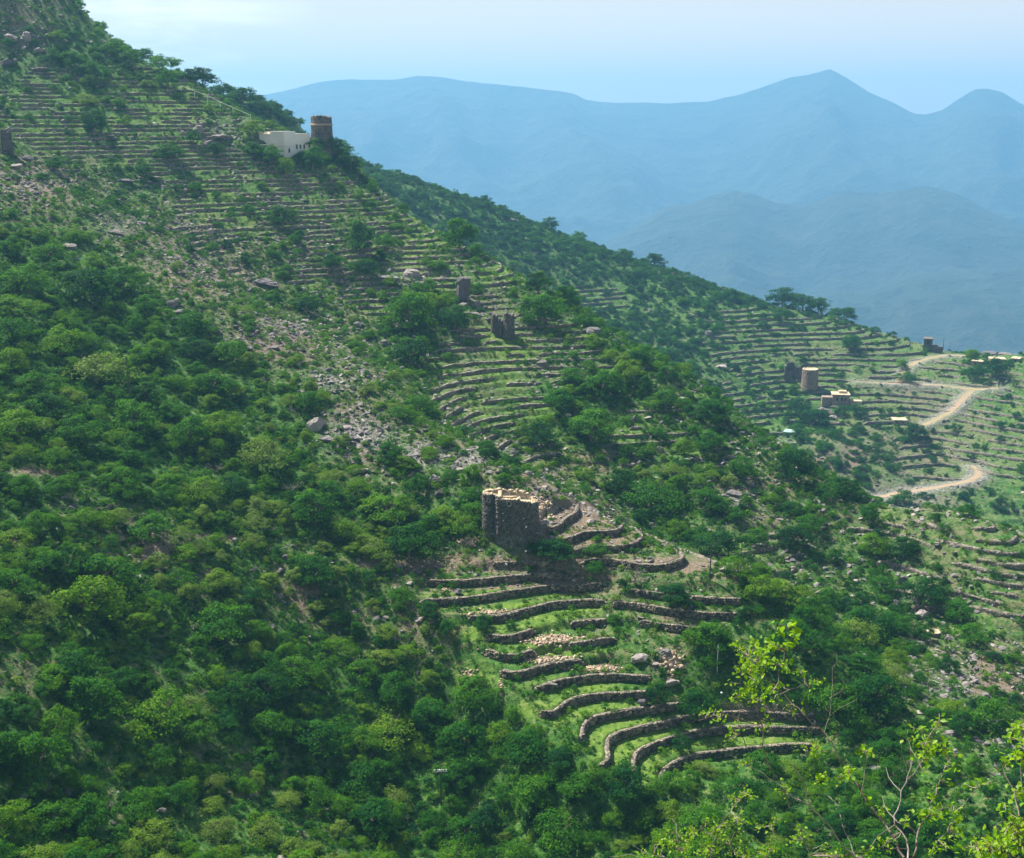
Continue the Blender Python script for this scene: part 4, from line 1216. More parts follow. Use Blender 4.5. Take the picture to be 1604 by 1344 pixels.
BIG = [(495,668,34,22,'large pale outcrop in the middle of the boulder field'),(512,690,26,14,'reddish flat rock under the pale outcrop'),(610,438,40,14,'flat grey rock slab under the terraces of the middle slope'),(655,445,30,12,'grey slab right of the flat rock slab'),(645,430,34,12,'grey ledge above the flat slabs'),
       (728,478,20,10,'pale rock left below the standing rock'),(748,480,14,16,'upright pale rock below the standing rock'),(745,493,20,8,'low grey rock above the twin ruins'),(849,570,16,12,'grey angular rock at the edge of the middle terraces'),
       (1000,1034,34,24,'dark overhanging rock right of the rubble terraces'),(1042,1028,26,16,'pale blocky rock beside the dark overhang'),(1050,1070,24,16,'tan rock below the blocky rocks'),(1008,1100,20,10,'tan rock at the right end of a terrace wall'),
       (1150,892,44,18,'dark rounded rock shelf at the right tip of the near nose'),(1150,775,24,16,'grey rock in the scree on the middle spur'),(1165,795,26,14,'lower grey rock in the scree on the middle spur'),(1415,915,20,20,'pale rock spine beside the dark tree'),(1445,965,22,24,'pale rock rib above the stone ring'),(1437,940,16,16,'small pale rock on the rib'),
       (180,365,24,10,0),(108,388,24,14,'reddish boulders in the left scree'),(220,350,24,10,0),(150,470,14,14,0),(236,505,14,10,0),(270,478,20,14,0),(280,490,20,10,0),(390,548,16,12,0),(475,505,20,12,0),(115,793,6,6,'small white boulder in the bushes on the left'),(793,882,5,4,0),
       (668,705,24,18,0),(680,755,18,22,'blue grey rock slab at the lower end of the scree'),(690,775,16,16,0),(545,725,12,10,0),(640,720,20,10,0),(560,740,30,14,0),(330,365,14,12,0),(40,250,20,12,'pale bare rocks at the left edge of the view'),(22,262,24,10,0),
       (15,60,28,16,0),(40,60,24,14,'pale rocks near the top left corner'),(60,80,20,12,0),(10,100,30,10,0),(60,110,24,8,0),(175,215,16,8,0),(245,235,14,10,0),(310,205,22,12,'brown grey rock below the white rail'),(350,215,30,10,0),(330,225,30,8,0),
       (195,285,26,10,0),(430,545,20,8,0),(560,510,22,16,'pinkish rock in the gully'),(600,540,20,10,0),(1390,1020,26,12,0),(1490,1150,26,12,0),(1440,1010,20,10,0),(1070,722,20,8,0),(985,730,16,10,0),(930,520,30,10,0),(1090,420,14,8,0),(820,478,28,10,'flat pale rock near the middle skyline'),
       (415,445,34,16,'dark rock step in the gully beside the scree crest'),(1290,645,24,14,'dark crag under the pink round tower'),(1303,655,18,12,0),(760,315,16,12,'dark crag on the far skyline'),(800,345,20,8,0),(1555,549,36,10,'dark rubble knoll behind the far houses'),(1530,552,20,7,0),(1575,548,20,8,0),(1128,575,24,8,0),(1110,525,16,10,0),(1420,1225,36,18,0),(1330,1215,30,14,0),(1545,1130,40,16,0),(1575,1170,26,16,0),(1370,1205,26,12,0)]
ROCK_AUTO = []
BIGM = [rock_mesh('boulder', 111+k, 3, .8) for k in range(6)]
for k, (px, py, w, h, lab) in enumerate(BIG):
    p = cast(px, py, dmin=110); f = project([p])[2][0]
    o = link('boulder', BIGM[k % 6], loc=(p[0], p[1], p[2] + h * f / F_PX * .1))
    o.scale = (w*f/F_PX, w*f/F_PX*.8, h*f/F_PX*1.5); o.rotation_euler = (random.uniform(-.15,.15), random.uniform(-.2,.2), random.uniform(-.5,.5))
    if not lab: ROCK_AUTO.append((o, px, py, 'rock', w, 0))
    tag(o, lab or ('grey boulder half sunk in the scree of the near spur' if px < 760 and py > 330 else ('weathered boulder on the high left slope' if px < 760 else 'rough grey boulder on the right hand slopes')), 'boulder', None if lab else ('boulders in the scree' if px < 760 and py > 330 else ('boulders high on the left' if px < 760 else 'boulders on the right hand slopes')))

def stone_scatter(nm, n, r0, r1, smin, smax, seed, thr):
    r = np.random.default_rng(seed)
    th = r.uniform(-.5, .5, n); rd = np.sqrt(r.uniform(r0*r0, r1*r1, n)); x, y = np.sin(th)*rd, np.cos(th)*rd
    z, zb, px, py, rr, ms = ground(x, y, True)
    dv, rv, lu, ro = cover_attrs(x, y, px, py, rr, ms)
    gdd = np.interp(px, *GULLY)
    q = np.clip(rv * 1.2 + dv * .20 + .17 * (rr > gdd) - lu * .5 - .05, .0, 1) * (.3 + 1.2 * np.clip(fbm(x, y, 7, 3, seed)+.5, 0, 1))
    keep = (r.uniform(0, 1, n) < q * thr) & (px > -50) & (px < 1654) & (py < 1400) & (ro < .1)
    x, y, z = x[keep], y[keep], z[keep]
    s = smin + (smax - smin) * r.uniform(0, 1, len(x)) ** 3.2
    return instancer(nm, np.stack([x, y, z + s*.08], 1), s, x*0, r.integers(0, 3, len(x)), srcs, tilt=.35, seed=seed)
stone_scatter('scattered_stones', 190000, 105, 430, .22, 1.5, 601, .95)
stone_scatter('far_stones', 40000, 430, 720, .5, 1.9, 602, .6)

# fallen wall rubble below the tower
def rubble(name, cx, cy, rx, ry, n, smin, smax, lab, seed):
    r = np.random.default_rng(seed)
    c = cast(cx, cy, dmin=110)
    e1 = np.array(cast(cx + rx, cy, dmin=110)[:2]) - np.array(c[:2]); e2 = np.array(cast(cx, cy - ry, dmin=110)[:2]) - np.array(c[:2])
    a, b = r.normal(0, .45, n), r.normal(0, .45, n)
    x = c[0] + e1[0]*a + e2[0]*b; y = c[1] + e1[1]*a + e2[1]*b
    z = ground(x, y); s = smin + (smax-smin) * r.uniform(0, 1, n) ** 2
    V, F_ = stones_mesh(np.stack([x, y, z + s*.15], 1) - np.array(c), s, r.uniform(0, 6.28, n), seed, .7, 'ico')
    o = link(name, mesh_np(name, V, F_, M_tanstone), loc=c)
    return tag(o, lab, 'rubble', kind='stuff')
M_tanstone, N, L, B = new_mat('tan_rubble', .9)
g = N.new('ShaderNodeNewGeometry')
L.new(n_ramp(N, L, g.outputs['Random Per Island'], [(0, (.20,.16,.13)), (.5, (.38,.28,.19)), (1, (.55,.43,.30))]).outputs[0], B.inputs['Base Color'])
rubble('stone_rubble', 865, 998, 48, 11, 620, .22, .65, 'tan rubble of a fallen terrace wall, the upper spill', 1)
rubble('stone_rubble', 862, 1030, 38, 10, 460, .22, .6, 'tan rubble of a fallen terrace wall, the lower spill', 2)
rubble('stone_rubble', 940, 1043, 34, 9, 320, .22, .6, 'tan rubble spill right of the two larger ones', 3)
rubble('stone_rubble', 768, 958, 34, 7, 200, .2, .6, 'grey rubble above the green terrace on the left', 4)
rubble('stone_rubble', 700, 917, 12, 6, 60, .2, .6, 'small rubble heap at the left end of the top wall', 5)
rubble('stone_rubble', 760, 1018+0, 10, 5, 20, .2, .5, 'tiny rubble heap near the ridge path', 6)
rubble('stone_rubble', 735, 848, 22, 8, 120, .25, .8, 'pale stones heaped left of the tower foot', 7)
rubble('stone_rubble', 850, 800, 18, 22, 260, .25, .9, 'jumble of stones right behind the big tower', 8)
rubble('stone_rubble', 1050, 1035, 20, 22, 160, .3, 1.1, 'tan blocks tumbled below the dark overhang', 9)
rubble('stone_rubble', 740, 1058, 18, 12, 90, .2, .5, 'line of stones along the ridge path', 10)
rubble('stone_rubble', 785, 1085, 5, 20, 70, .2, .5, 'short line of stones on the ridge by the bushes', 11)

# ---------------------------------------------------------------- towers, houses, ruins, poles
def stone_mat(name, c0, c1, c2, scale=3.0):
    M, N, L, B = new_mat(name, .92)
    tc = N.new('ShaderNodeTexCoord')
    v = N.new('ShaderNodeTexVoronoi'); v.inputs['Scale'].default_value = scale; L.new(tc.outputs['Object'], v.inputs['Vector'])
    n = n_noise(N, L, .5, 4, .6, tc.outputs['Object'])
    c = n_ramp(N, L, v.outputs['Color'], [(.1, c0), (.5, c1), (.9, c2)]).outputs[0]
    L.new(n_mix(N, L, n_math(N, L, 'MULTIPLY', n_math(N, L, 'SUBTRACT', n.outputs['Fac'], .45), 1.6, True), c, tuple(.6*q for q in c1)), B.inputs['Base Color'])
    n_bump(N, L, B, v.outputs['Distance'], .9, .10)
    return M
M_dark = stone_mat('dark_masonry', (.07,.065,.06), (.13,.12,.11), (.22,.19,.17), 3.4)
M_brown = stone_mat('brown_masonry', (.08,.07,.06), (.15,.13,.11), (.24,.20,.165), 2.6)
M_pink = stone_mat('pinkish_masonry', (.20,.145,.12), (.32,.235,.19), (.42,.32,.26), 2.2)
M_tan = stone_mat('tan_mud_plaster', (.36,.28,.18), (.50,.40,.26), (.62,.52,.36), 1.6)
M_white, N, L, B = new_mat('cream_plaster', .8)
L.new(n_ramp(N, L, n_noise(N, L, 1.2, 4).outputs['Fac'], [(.3, (.72,.69,.60)), (.7, (.86,.84,.76))]).outputs[0], B.inputs['Base Color'])
M_wpaint, N, L, B = new_mat('white_paint', .5); B.inputs['Base Color'].default_value = (.8, .8, .78, 1)
M_hole, N, L, B = new_mat('dark_glass_and_hole_shade', .3); B.inputs['Base Color'].default_value = (.03, .035, .04, 1)
M_metal, N, L, B = new_mat('dark_pole_steel', .6)
L.new(n_ramp(N, L, n_noise(N, L, 3, 3).outputs['Fac'], [(.3, (.05,.05,.05)), (.7, (.10,.095,.09))]).outputs[0], B.inputs['Base Color'])
M_teal, N, L, B = new_mat('teal_sheet_roof', .6); B.inputs['Base Color'].default_value = (.30, .42, .38, 1)
M_orange, N, L, B = new_mat('rusty_orange_roof', .7); B.inputs['Base Color'].default_value = (.50, .20, .10, 1)

def thing(name, loc, label, cat, rz=0.0, group=None):
    o = link(name, None, loc=loc); o.rotation_euler = (0, 0, rz); o.empty_display_size = .5
    return tag(o, label, cat, group)

def bm_obj(name, bm, mat, parent, bev=0.0):
    if bev: bmesh.ops.bevel(bm, geom=bm.edges[:], offset=bev, segments=1, affect='EDGES')
    me = bpy.data.meshes.new(name); bm.to_mesh(me); bm.free(); me.materials.append(mat)
    return link(name, me, parent=parent)

def bx(bm, x0, x1, y0, y1, z0, z1):
    v = [bm.verts.new((x, y, z)) for x in (x0, x1) for y in (y0, y1) for z in (z0, z1)]
    for f in BOX_F: bm.faces.new([v[i] for i in f])

def facing(p):
    """rotation that turns local -Y towards the camera"""
    return -math.atan2(p[0], p[1])

def ring_wall(outline, th, zb, top, rows, jit, seed, batter=0.0, closed=True, ztop_soft=0.0):
    """a hollow masonry shell along an outline (counter-clockwise seen from above)"""
    r = np.random.default_rng(seed)
    P_ = np.array(outline, float)
    if closed: Q = np.concatenate([P_, P_[:1]])
    else: Q = P_
    d = np.concatenate([[0], np.cumsum(np.hypot(*np.diff(Q, axis=0).T))])
    n = max(8, int(d[-1] / .38)); t = np.linspace(0, d[-1], n, endpoint=not closed)
    p = np.stack([np.interp(t, d, Q[:, 0]), np.interp(t, d, Q[:, 1])], 1)
    if closed: tan = np.roll(p, -1, 0) - np.roll(p, 1, 0)
    else: tan = np.gradient(p, axis=0)
    tan /= np.hypot(tan[:, 0], tan[:, 1])[:, None]
    nrm = np.stack([tan[:, 1], -tan[:, 0]], 1)
    tz = np.array([top(q[0], q[1]) for q in p]) + r.normal(0, ztop_soft, n)
    cols = []
    for k in range(rows + 1):
        f = k / rows; off = batter * (1 - f)
        q = p + nrm * (off + r.normal(0, jit, n)[:, None])
        cols.append(np.concatenate([q, (zb + (tz - zb) * f)[:, None]], 1))
    q = p - nrm * (th + r.normal(0, jit*.7, n)[:, None]); cols.append(np.concatenate([q, (tz + r.normal(0, ztop_soft, n))[:, None]], 1))
    cols.append(np.concatenate([p - nrm * th, np.full((n, 1), zb)], 1))
    V = np.stack(cols, 1); m = len(cols)
    lim = n if closed else n - 1
    i = (np.arange(lim)[:, None] * m) + np.arange(m-1)[None]
    j = ((np.arange(lim) + 1) % n)[:, None] * m + np.arange(m-1)[None]
    Fq = np.stack([i, j, j+1, i+1], -1).reshape(-1, 4)
    capF = []
    if not closed:
        for b in (0, (n-1)*m): 
            for k in range(rows): pass
            capF = [[0+k, 0+k+1, m-2, m-1] for k in (0,)]
            
    return V, Fq, p, nrm, tz

def circle(r_, n=40, cx=0, cy=0, a0=0, a1=2*math.pi, end=False):
    return [(cx + r_*math.cos(a0 + (a1-a0)*k/n), cy + r_*math.sin(a0 + (a1-a0)*k/n)) for k in range(n + (1 if end else 0))]

def masonry_tower(root, outline, th, zb, top, mats, rows=16, jit=.03, seed=1, batter=0.0, soft=.08, stones=True):
    V, Fq, p, nrm, tz = ring_wall(outline, th, zb, top, rows, jit, seed, batter, True, soft)
    m = rows + 3
    me = mesh_np('wall', V.reshape(-1, 3), Fq, mats[0]); me.materials.append(mats[1])
    mi = np.zeros(len(Fq), np.int32).reshape(-1, m-1); mi[:, rows] = 1; mi[:, rows+1] = 1
    me.polygons.foreach_set('material_index', mi.ravel())
    link('wall', me, parent=root)
    if stones:
        r = np.random.default_rng(seed + 5); Pn, Sn, An = [], [], []
        n = len(p); step = np.hypot(*(p[1] - p[0])); per = n * step
        zz = 0.0; hmax = tz.max()
        z = 0.0
        while z < hmax:
            hh = r.uniform(.2, .3); x = r.uniform(0, .4)
            while x < per:
                w_ = r.uniform(.25, .6); gi = int((x + w_/2) / step) % n
                if z + hh < tz[gi]:
                    f = (z - zb) / (tz[gi] - zb)
                    o_ = batter * (1 - f) + r.normal(.0, .02)
                    Pn.append((p[gi, 0] + nrm[gi, 0]*o_, p[gi, 1] + nrm[gi, 1]*o_, z + hh/2)); Sn.append((w_*.95, .22, hh*.93)); An.append(math.atan2(nrm[gi, 0], -nrm[gi, 1]))
                x += w_
            z += hh
        SV, SF = stones_mesh(Pn, Sn, np.array(An), seed)
        s = link('stones', mesh_np('stones', SV, SF, mats[0]), parent=root); s['kind'] = 'stuff'
    return tz

def window_ring(root, x, y, z, r0, ax, white=True):
    """small loophole with a ring of pale stones, at a wall point; ax is the outward angle"""
    V, F_ = [], []
    c, s = math.cos(ax), math.sin(ax)
    def pt(u, w, d): return (x + c*d - s*u, y + s*d + c*u, z + w)
    n = 12
    for rr_, d in ((r0, .16), (r0*.55, .16), (r0*.55, -.1)):
        for k in range(n): V.append(pt(rr_*math.cos(2*math.pi*k/n), rr_*1.15*math.sin(2*math.pi*k/n), d))
    for k in range(n):
        k2 = (k+1) % n
        F_ += [(k, k2, n+k2, n+k), (n+k, n+k2, 2*n+k2, 2*n+k)]
    me = mesh_np('window', V, np.array(F_), M_ring if white else M_dark)
    w = link('window', me, parent=root)
    V2 = [pt(r0*.55*math.cos(2*math.pi*k/n), r0*.63*math.sin(2*math.pi*k/n), .10) for k in range(n)] + [pt(0, 0, .10)]
    link('opening_shade', mesh_np('opening_shade', V2, np.array([(k, (k+1) % n, n) for k in range(n)]), M_hole), parent=w)  # dark disc coloured as the unlit inside of the loophole
M_ring, N, L, B = new_mat('pale_quartz_ring', .8)
L.new(n_ramp(N, L, n_noise(N, L, 6, 3).outputs['Fac'], [(.35, (.12,.12,.11)), (.65, (.42,.40,.36))]).outputs[0], B.inputs['Base Color'])

# the big ruined tower on the near nose
p = cast(800, 829, dmin=150)
p = (p[0], p[1] , p[2])
T1 = thing('stone_tower', p, 'big dark ruined stone tower with a bright tan broken rim on the near nose', 'tower', facing(p))
body = [(-2.05,-2.5),(-1.0,-2.85),(0.6,-3.0),(2.2,-2.85),(3.5,-2.3),(4.35,-1.2),(4.5,0.2),(4.1,1.6),(3.0,2.6),(1.4,3.1),(-.4,3.2),(-1.9,3.0)] + circle(1.45, 12, -3.15, .55, math.radians(75), math.radians(290), True)
def t1_top(x, y):
    h = 6.0 - .38 * max(0, x - 1.2) * (.35 if y < 0 else .62)
    if x < -1.9: h += .25
    if y > 0 and x > -1: h -= .22 * abs(math.sin(x*3.1))
    if x > 1.4 and y < 0: h -= .25
    if x > 3.2: h -= .3
    return h
masonry_tower(T1, body, .62, -2.5, t1_top, (M_dark, M_tan), 22, .02, 3, .12, .05)
bm = bmesh.new()
vs = [bm.verts.new((x*.9, y*.9, 4.6)) for x, y in body if x > -2.2]; bm.faces.new(vs)
bm_obj('floor', bm, M_tan, T1)
bm = bmesh.new(); bx(bm, -2.1, -1.55, -1.7, 2.3, 4.5, 6.1); bx(bm, -1.5, 1.0, .2, .75, 4.5, 5.6); bx(bm, 1.1, 1.6, -1.9, .6, 4.5, 5.5)
bmesh.ops.subdivide_edges(bm, edges=bm.edges[:], cuts=3)
for v_ in bm.verts: v_.co += Vector((random.gauss(0, .06), random.gauss(0, .06), random.gauss(0, .09)))
bm_obj('inner_wall', bm, M_tan, T1)
# bright mud capping round the rim, irregular blocks
Vr, Fr_, pr_, nr_, tz_ = ring_wall(body, .62, -2.5, t1_top, 3, .0, 3, .12, True, .05)
rr_ = np.random.default_rng(9)
keep_ = rr_.uniform(0, 1, len(pr_)) > .02
cap_p = np.concatenate([pr_ - nr_*.16, pr_ - nr_*.46]); cap_z = np.concatenate([tz_, tz_]) + .04
kk = np.concatenate([keep_, rr_.uniform(0, 1, len(pr_)) > .04])
SV, SF = stones_mesh(np.concatenate([cap_p, cap_z[:, None]], 1)[kk], np.stack([rr_.uniform(.3, .6, kk.sum()), rr_.uniform(.25, .45, kk.sum()), rr_.uniform(.07, .14, kk.sum())], 1), rr_.uniform(0, 6, kk.sum()), 77)
cs = link('capping', mesh_np('capping', SV, SF, M_tan), parent=T1); cs['kind'] = 'stuff'
a_ = math.radians(252); window_ring(T1, -3.15 + 1.5*math.cos(a_) + .05, .55 + 1.5*math.sin(a_), 5.3, .42, a_)
window_ring(T1, -3.15 + 1.5*math.cos(a_) + .05, .55 + 1.5*math.sin(a_), 3.8, .28, a_)
window_ring(T1, -.25, -3.05, 5.4, .46, math.radians(-93))
for x_, z_ in ((-1.2, 2.5), (-1.3, 3.7), (2.1, 2.9)):
    bm = bmesh.new(); bmesh.ops.create_icosphere(bm, subdivisions=1, radius=.11)
    for v_ in bm.verts: v_.co += Vector((x_, -3.0 if x_ < 2 else -2.98, z_))
    bm_obj('white_stone', bm, M_wpaint, T1)

# the round tower by the white house
p = cast(505, 234, dmin=330); f_ = project([p])[2][0]; u = f_/F_PX
T2 = thing('round_tower', (p[0], p[1], p[2] - 2), 'tall round brown stone tower with a ledge, standing on the skyline by the white house', 'tower', facing(p))
R2_ = 16.2*u; H2 = 51*u + 2
def t2_top(x, y): return H2 - .35 * (1 if (x > .45*R2_ and y < 0) else 0) - (.15 if abs(x) > .85*R2_ else 0)
masonry_tower(T2, circle(R2_*.94, 48), .6, 0, t2_top, (M_brown, M_brown), 20, .025, 8, .45, .06)
zl = H2 - 12*u
V, F_ = [], []
for k, (rr2, zz2) in enumerate([(R2_*.94+.08, zl-.55), (R2_*.94+.5, zl-.4), (R2_*.94+.5, zl-.1), (R2_*.94+.08, zl+.05)]):
    for q in range(48): V.append((rr2*math.cos(q*math.pi/24), rr2*math.sin(q*math.pi/24), zz2 + random.gauss(0, .03)))
for k in range(3):
    for q in range(48): F_.append((k*48+q, k*48+(q+1) % 48, (k+1)*48+(q+1) % 48, (k+1)*48+q))
link('ledge', mesh_np('ledge', V, np.array(F_), M_tanstone), parent=T2)
for ax_, zz2, s_ in ((-70, H2-21*u, .38), (-35, H2-19*u, .34), (-120, H2-26*u, .3)):
    a_ = math.radians(ax_); window_ring(T2, (R2_*.94+.2)*math.cos(a_), (R2_*.94+.2)*math.sin(a_), zz2, s_, a_, False)
bm = bmesh.new(); bx(bm, -R2_*.85, R2_*.85, -R2_*.4, R2_*.4, H2-1.6, H2-1.4); bm_obj('roof_floor', bm, M_brown, T2)

# the white house
p = cast(446, 246, dmin=330); f_ = project([p])[2][0]; u = f_/F_PX
HW = thing('white_house', (p[0], p[1], p[2]-1.0), 'cream white flat roofed house with small arched windows beside the upper round tower', 'house', facing(p) + math.radians(44))
Lr, Ll, hh = 57*u, 57*u, 30*u + 1.6          # right face along +x, left face along +y, corner at the origin
bm = bmesh.new(); bx(bm, 0, Lr, 0, Ll*.98, -2, hh)
bm_obj('wall', bm, M_white, HW)
for nm_, a in (('parapet', (-.12, Lr+.12, -.12, .22, hh-.003, hh+.45)), ('parapet', (-.12, .22, .224, Ll*.98, hh-.003, hh+.45)), ('parapet', (Lr-.2, Lr+.12, .224, Ll*.98, hh-.003, hh+.45))):
    bm = bmesh.new(); bx(bm, *a); bm_obj(nm_, bm, M_white, HW, .03)
bm = bmesh.new(); bx(bm, -.35, 4.3, -.32, 5.2, hh - 3.1, hh + 1.1); bm_obj('corner_room', bm, M_white, HW, .04)
for q in range(5):
    x_ = [5.0, 6.5, 8.0, 10.2, 1.9][q]; z_ = hh - 3.3 if q < 4 else hh - 4.3
    V, F_ = [], []
    for (w_, h_, d_) in ((.50, .80, -.045), (.36, .66, -.045), (.36, .66, .02)):
        for k in range(9): V.append((x_ + w_*math.cos(math.pi*k/8), d_ - (.0), z_ + h_*.45 + w_*math.sin(math.pi*k/8)))
        V.append((x_ - w_, d_, z_ - h_)); V.append((x_ + w_, d_, z_ - h_))
    n = 11
    for k in range(n):
        k2 = (k+1) % n; F_ += [(k, k2, n+k2, n+k), (n+k, n+k2, 2*n+k2, 2*n+k)]
    w = link('window', mesh_np('window', V, np.array(F_), M_white), parent=HW)
    V2 = [(a, -.02, c) for a, b, c in V[2*n:]]
    me = bpy.data.meshes.new('pane'); me.from_pydata(V2, [], [list(range(n))]); me.materials.append(M_hole); link('pane', me, parent=w)
# porch on the left face: roof slab on posts
bm = bmesh.new(); bx(bm, -2.6, -.01, 6.2, Ll*.98, hh-2.9, hh-2.6); bm_obj('porch_roof', bm, M_white, HW, .03)
for q in range(4):
    y_ = 6.4 + q * (Ll*.98 - 6.8) / 3
    bm = bmesh.new(); bx(bm, -2.5, -2.2, y_, y_+.3, -2, hh-2.902); bm_obj('porch_post', bm, M_white, HW, .02)
bm = bmesh.new(); bx(bm, -2.7, -2.3, 5.9, Ll*.98+.2, -2, hh-5.0); bm_obj('porch_wall', bm, M_white, HW, .03)
bm = bmesh.new(); bx(bm, -.06, -.012, 7.6, 8.7, 1.2, 3.4); bm_obj('door', bm, M_hole, HW)
bm = bmesh.new(); bx(bm, 1.0, 3.4, Ll*.98-3.0, Ll*.98-.5, hh-.02, hh+1.0); vv = [v_ for v_ in bm.verts if v_.co.z > hh+.5]
for v_ in vv: v_.co.x = 2.2 + (v_.co.x-2.2)*.2
bm_obj('roof_tent', bm, M_tan, HW)
# low boundary wall in front right
bm = bmesh.new(); bx(bm, Lr+.1, Lr+4.5, -.4, .0, -2, 2.2); bm_obj('side_wall', bm, M_white, HW, .03)

# the far pinkish round tower with ruined walls, and the house below
p = cast(1268, 606, dmin=440); f_ = project([p])[2][0]; u = f_/F_PX
T3 = thing('round_tower', (p[0], p[1], p[2]-.8), 'squat pinkish round tower with a flat pale roof on the far terraces', 'tower', facing(p))
H3 = 29*u + .8
masonry_tower(T3, circle(12.0*u, 40), .6, 0, lambda x, y: H3, (M_pink, M_tan), 14, .03, 12, .25, .05)
bm = bmesh.new(); bmesh.ops.create_circle(bm, cap_ends=True, radius=12.0*u-.3, segments=32)
for v_ in bm.verts: v_.co.z = H3 - .25
bm_obj('roof', bm, M_tan, T3)
for ax_, zz2 in ((-150, H3*.75), (-110, H3*.8), (-60, H3*.62)):
    a_ = math.radians(ax_); window_ring(T3, (12.0*u+.08)*math.cos(a_), (12.0*u+.08)*math.sin(a_), zz2, .4, a_, False)
p = cast(1242, 594, dmin=440); f_ = project([p])[2][0]; u = f_/F_PX
RU = thing('ruined_walls', (p[0], p[1], p[2]-.8), 'jagged dark ruined walls attached left of the pinkish round tower', 'ruin', facing(p))
for x0, x1, y0, y1, hh_ in ((-3.8, -3.0, -1, 4, 7.4), (-3.8, .5, 3.6, 4.4, 8.0), (0.3, 4.0, 2.0, 2.8, 6.6), (-3.8, -.4, -1.6, -.8, 4.6)):
    bm = bmesh.new(); bx(bm, x0, x1, y0, y1, -1, hh_); bmesh.ops.subdivide_edges(bm, edges=bm.edges[:], cuts=4, use_grid_fill=True)
    for v_ in bm.verts:
        v_.co += Vector((random.gauss(0, .09), random.gauss(0, .09), 0))
        if v_.co.z > hh_*.7: v_.co.z -= abs(random.gauss(0, .7))
    bm_obj('broken_wall', bm, M_dark, RU)
p = cast(1317, 632, dmin=440); f_ = project([p])[2][0]; u = f_/F_PX
HD = thing('stone_house', (p[0], p[1], p[2]-.8), 'small pale flat roofed house just right of and below the pinkish tower', 'house', facing(p) + .12)
hw = 13*u; hh_ = 13*u + .8
bm = bmesh.new(); bx(bm, -hw, hw, 0, 6, -1, hh_); bm_obj('wall', bm, M_pink, HD, .03)
bm = bmesh.new(); bx(bm, -hw-.3, hw+.3, -.3, 6.3, hh_+.003, hh_+.35); bm_obj('roof', bm, M_tan, HD, .04)
bm = bmesh.new(); bx(bm, -hw*.2, hw*.7, 2.5, 5.5, hh_+.353, hh_+1.3); bm_obj('roof_room', bm, M_tan, HD, .04)
for x_ in (-.45, .1, .5):
    bm = bmesh.new(); bx(bm, hw*x_-.4, hw*x_+.4, -.04, .1, hh_*.45, hh_*.75); bm_obj('window', bm, M_hole, HD)
bm = bmesh.new(); bx(bm, -hw-4.3, -hw-.05, .5, 4, -2, hh_*.75); bm_obj('annex', bm, M_pink, HD, .05)
bm = bmesh.new(); bx(bm, hw+.35, hw+5.5, 1, 4, -1, hh_*.42); bm_obj('low_wall', bm, M_tan, HD, .05)

# hut and wall on the far crest
p = cast(1453, 547, dmin=440); f_ = project([p])[2][0]; u = f_/F_PX
HE = thing('stone_hut', (p[0], p[1], p[2]-.8), 'small dark square stone hut on the far crest above the end of the upper track', 'hut', facing(p))
s_ = 6.5*u; zt = 15*u + .8
bm = bmesh.new()
bx(bm, -s_, s_, 0, .6, 0, zt*.55); bx(bm, -s_, -s_*.35, 0.002, .6, zt*.552, zt); bx(bm, s_*.35, s_, 0.002, .6, zt*.552, zt); bx(bm, -s_, -s_+.6, .602, 5, 0, zt); bx(bm, s_-.6, s_, .602, 5, 0, zt*.96); bx(bm, -s_, s_, 5.002, 5.6, 0, zt)
bm_obj('wall', bm, M_dark, HE)
bm = bmesh.new(); bx(bm, -s_-.2, s_+.2, -.2, 5.8, zt+.003, zt+.5); bm_obj('roof', bm, M_dark, HE, .08)
bm = bmesh.new(); bx(bm, s_*.8, s_*.8+2.8, -1.2, -.4, -1, zt*.62); bx(bm, s_*.8+2.804, s_*.8+5.2, -1.2, -.4, -1, zt*.48); bm_obj('yard_wall', bm, M_dark, HE, .08)

# flat roofed houses at the right edge
for q, (px, py, w_, h_, lab) in enumerate([(1534, 573, 24, 8, 'low flat roofed house at the right edge beside the feathery tree'), (1563, 570, 22, 9, 'second low flat roofed house at the right edge, before the rubble knoll'), (1590, 567, 12, 6, 'smallest flat roofed house at the far right edge'),
                                        (1410, 662, 20, 4, 'long low pale roof half hidden in bushes left of the lower track'), (1236, 681, 17, 4, 'teal roofed shed low between the two spurs')]):
    p = cast(px, py, dmin=430); f_ = project([p])[2][0]; u = f_/F_PX
    t = thing('flat_roofed_house' if q < 4 else 'shed', (p[0], p[1], p[2]-.5), lab, 'house' if q < 4 else 'shed', facing(p) + (.2 if q % 2 else -.15))
    hw = w_*u/2; hh_ = h_*u*.75 + .5
    bm = bmesh.new(); bx(bm, -hw, hw, 0, 5, -1, hh_); bm_obj('wall', bm, M_pink, t, .04)
    bm = bmesh.new(); bx(bm, -hw-.25, hw+.25, -.25, 5.25, hh_+.003, hh_+.35); bm_obj('roof', bm, M_tan if q < 4 else M_teal, t, .04)
    for x_ in ((-.5, .4) if w_ > 15 else (0,)):
        bm = bmesh.new(); bx(bm, hw*x_-.35, hw*x_+.35, -.04, .1, hh_*.3, hh_*.75); bm_obj('window', bm, M_hole, t)
p = cast(300, 137, dmin=430); f_ = project([p])[2][0]; u = f_/F_PX
t = thing('hut', (p[0], p[1], p[2]), 'tiny rusty roofed hut on the skyline behind the upper left slope', 'hut', facing(p))
bm = bmesh.new(); bx(bm, -6*u, 6*u, 0, 3, -1, 5*u); bm_obj('wall', bm, M_pink, t)
bm = bmesh.new(); bx(bm, -7*u, 7*u, -.3, 3.3, 5*u+.003, 5*u+.4); bm_obj('roof', bm, M_orange, t)

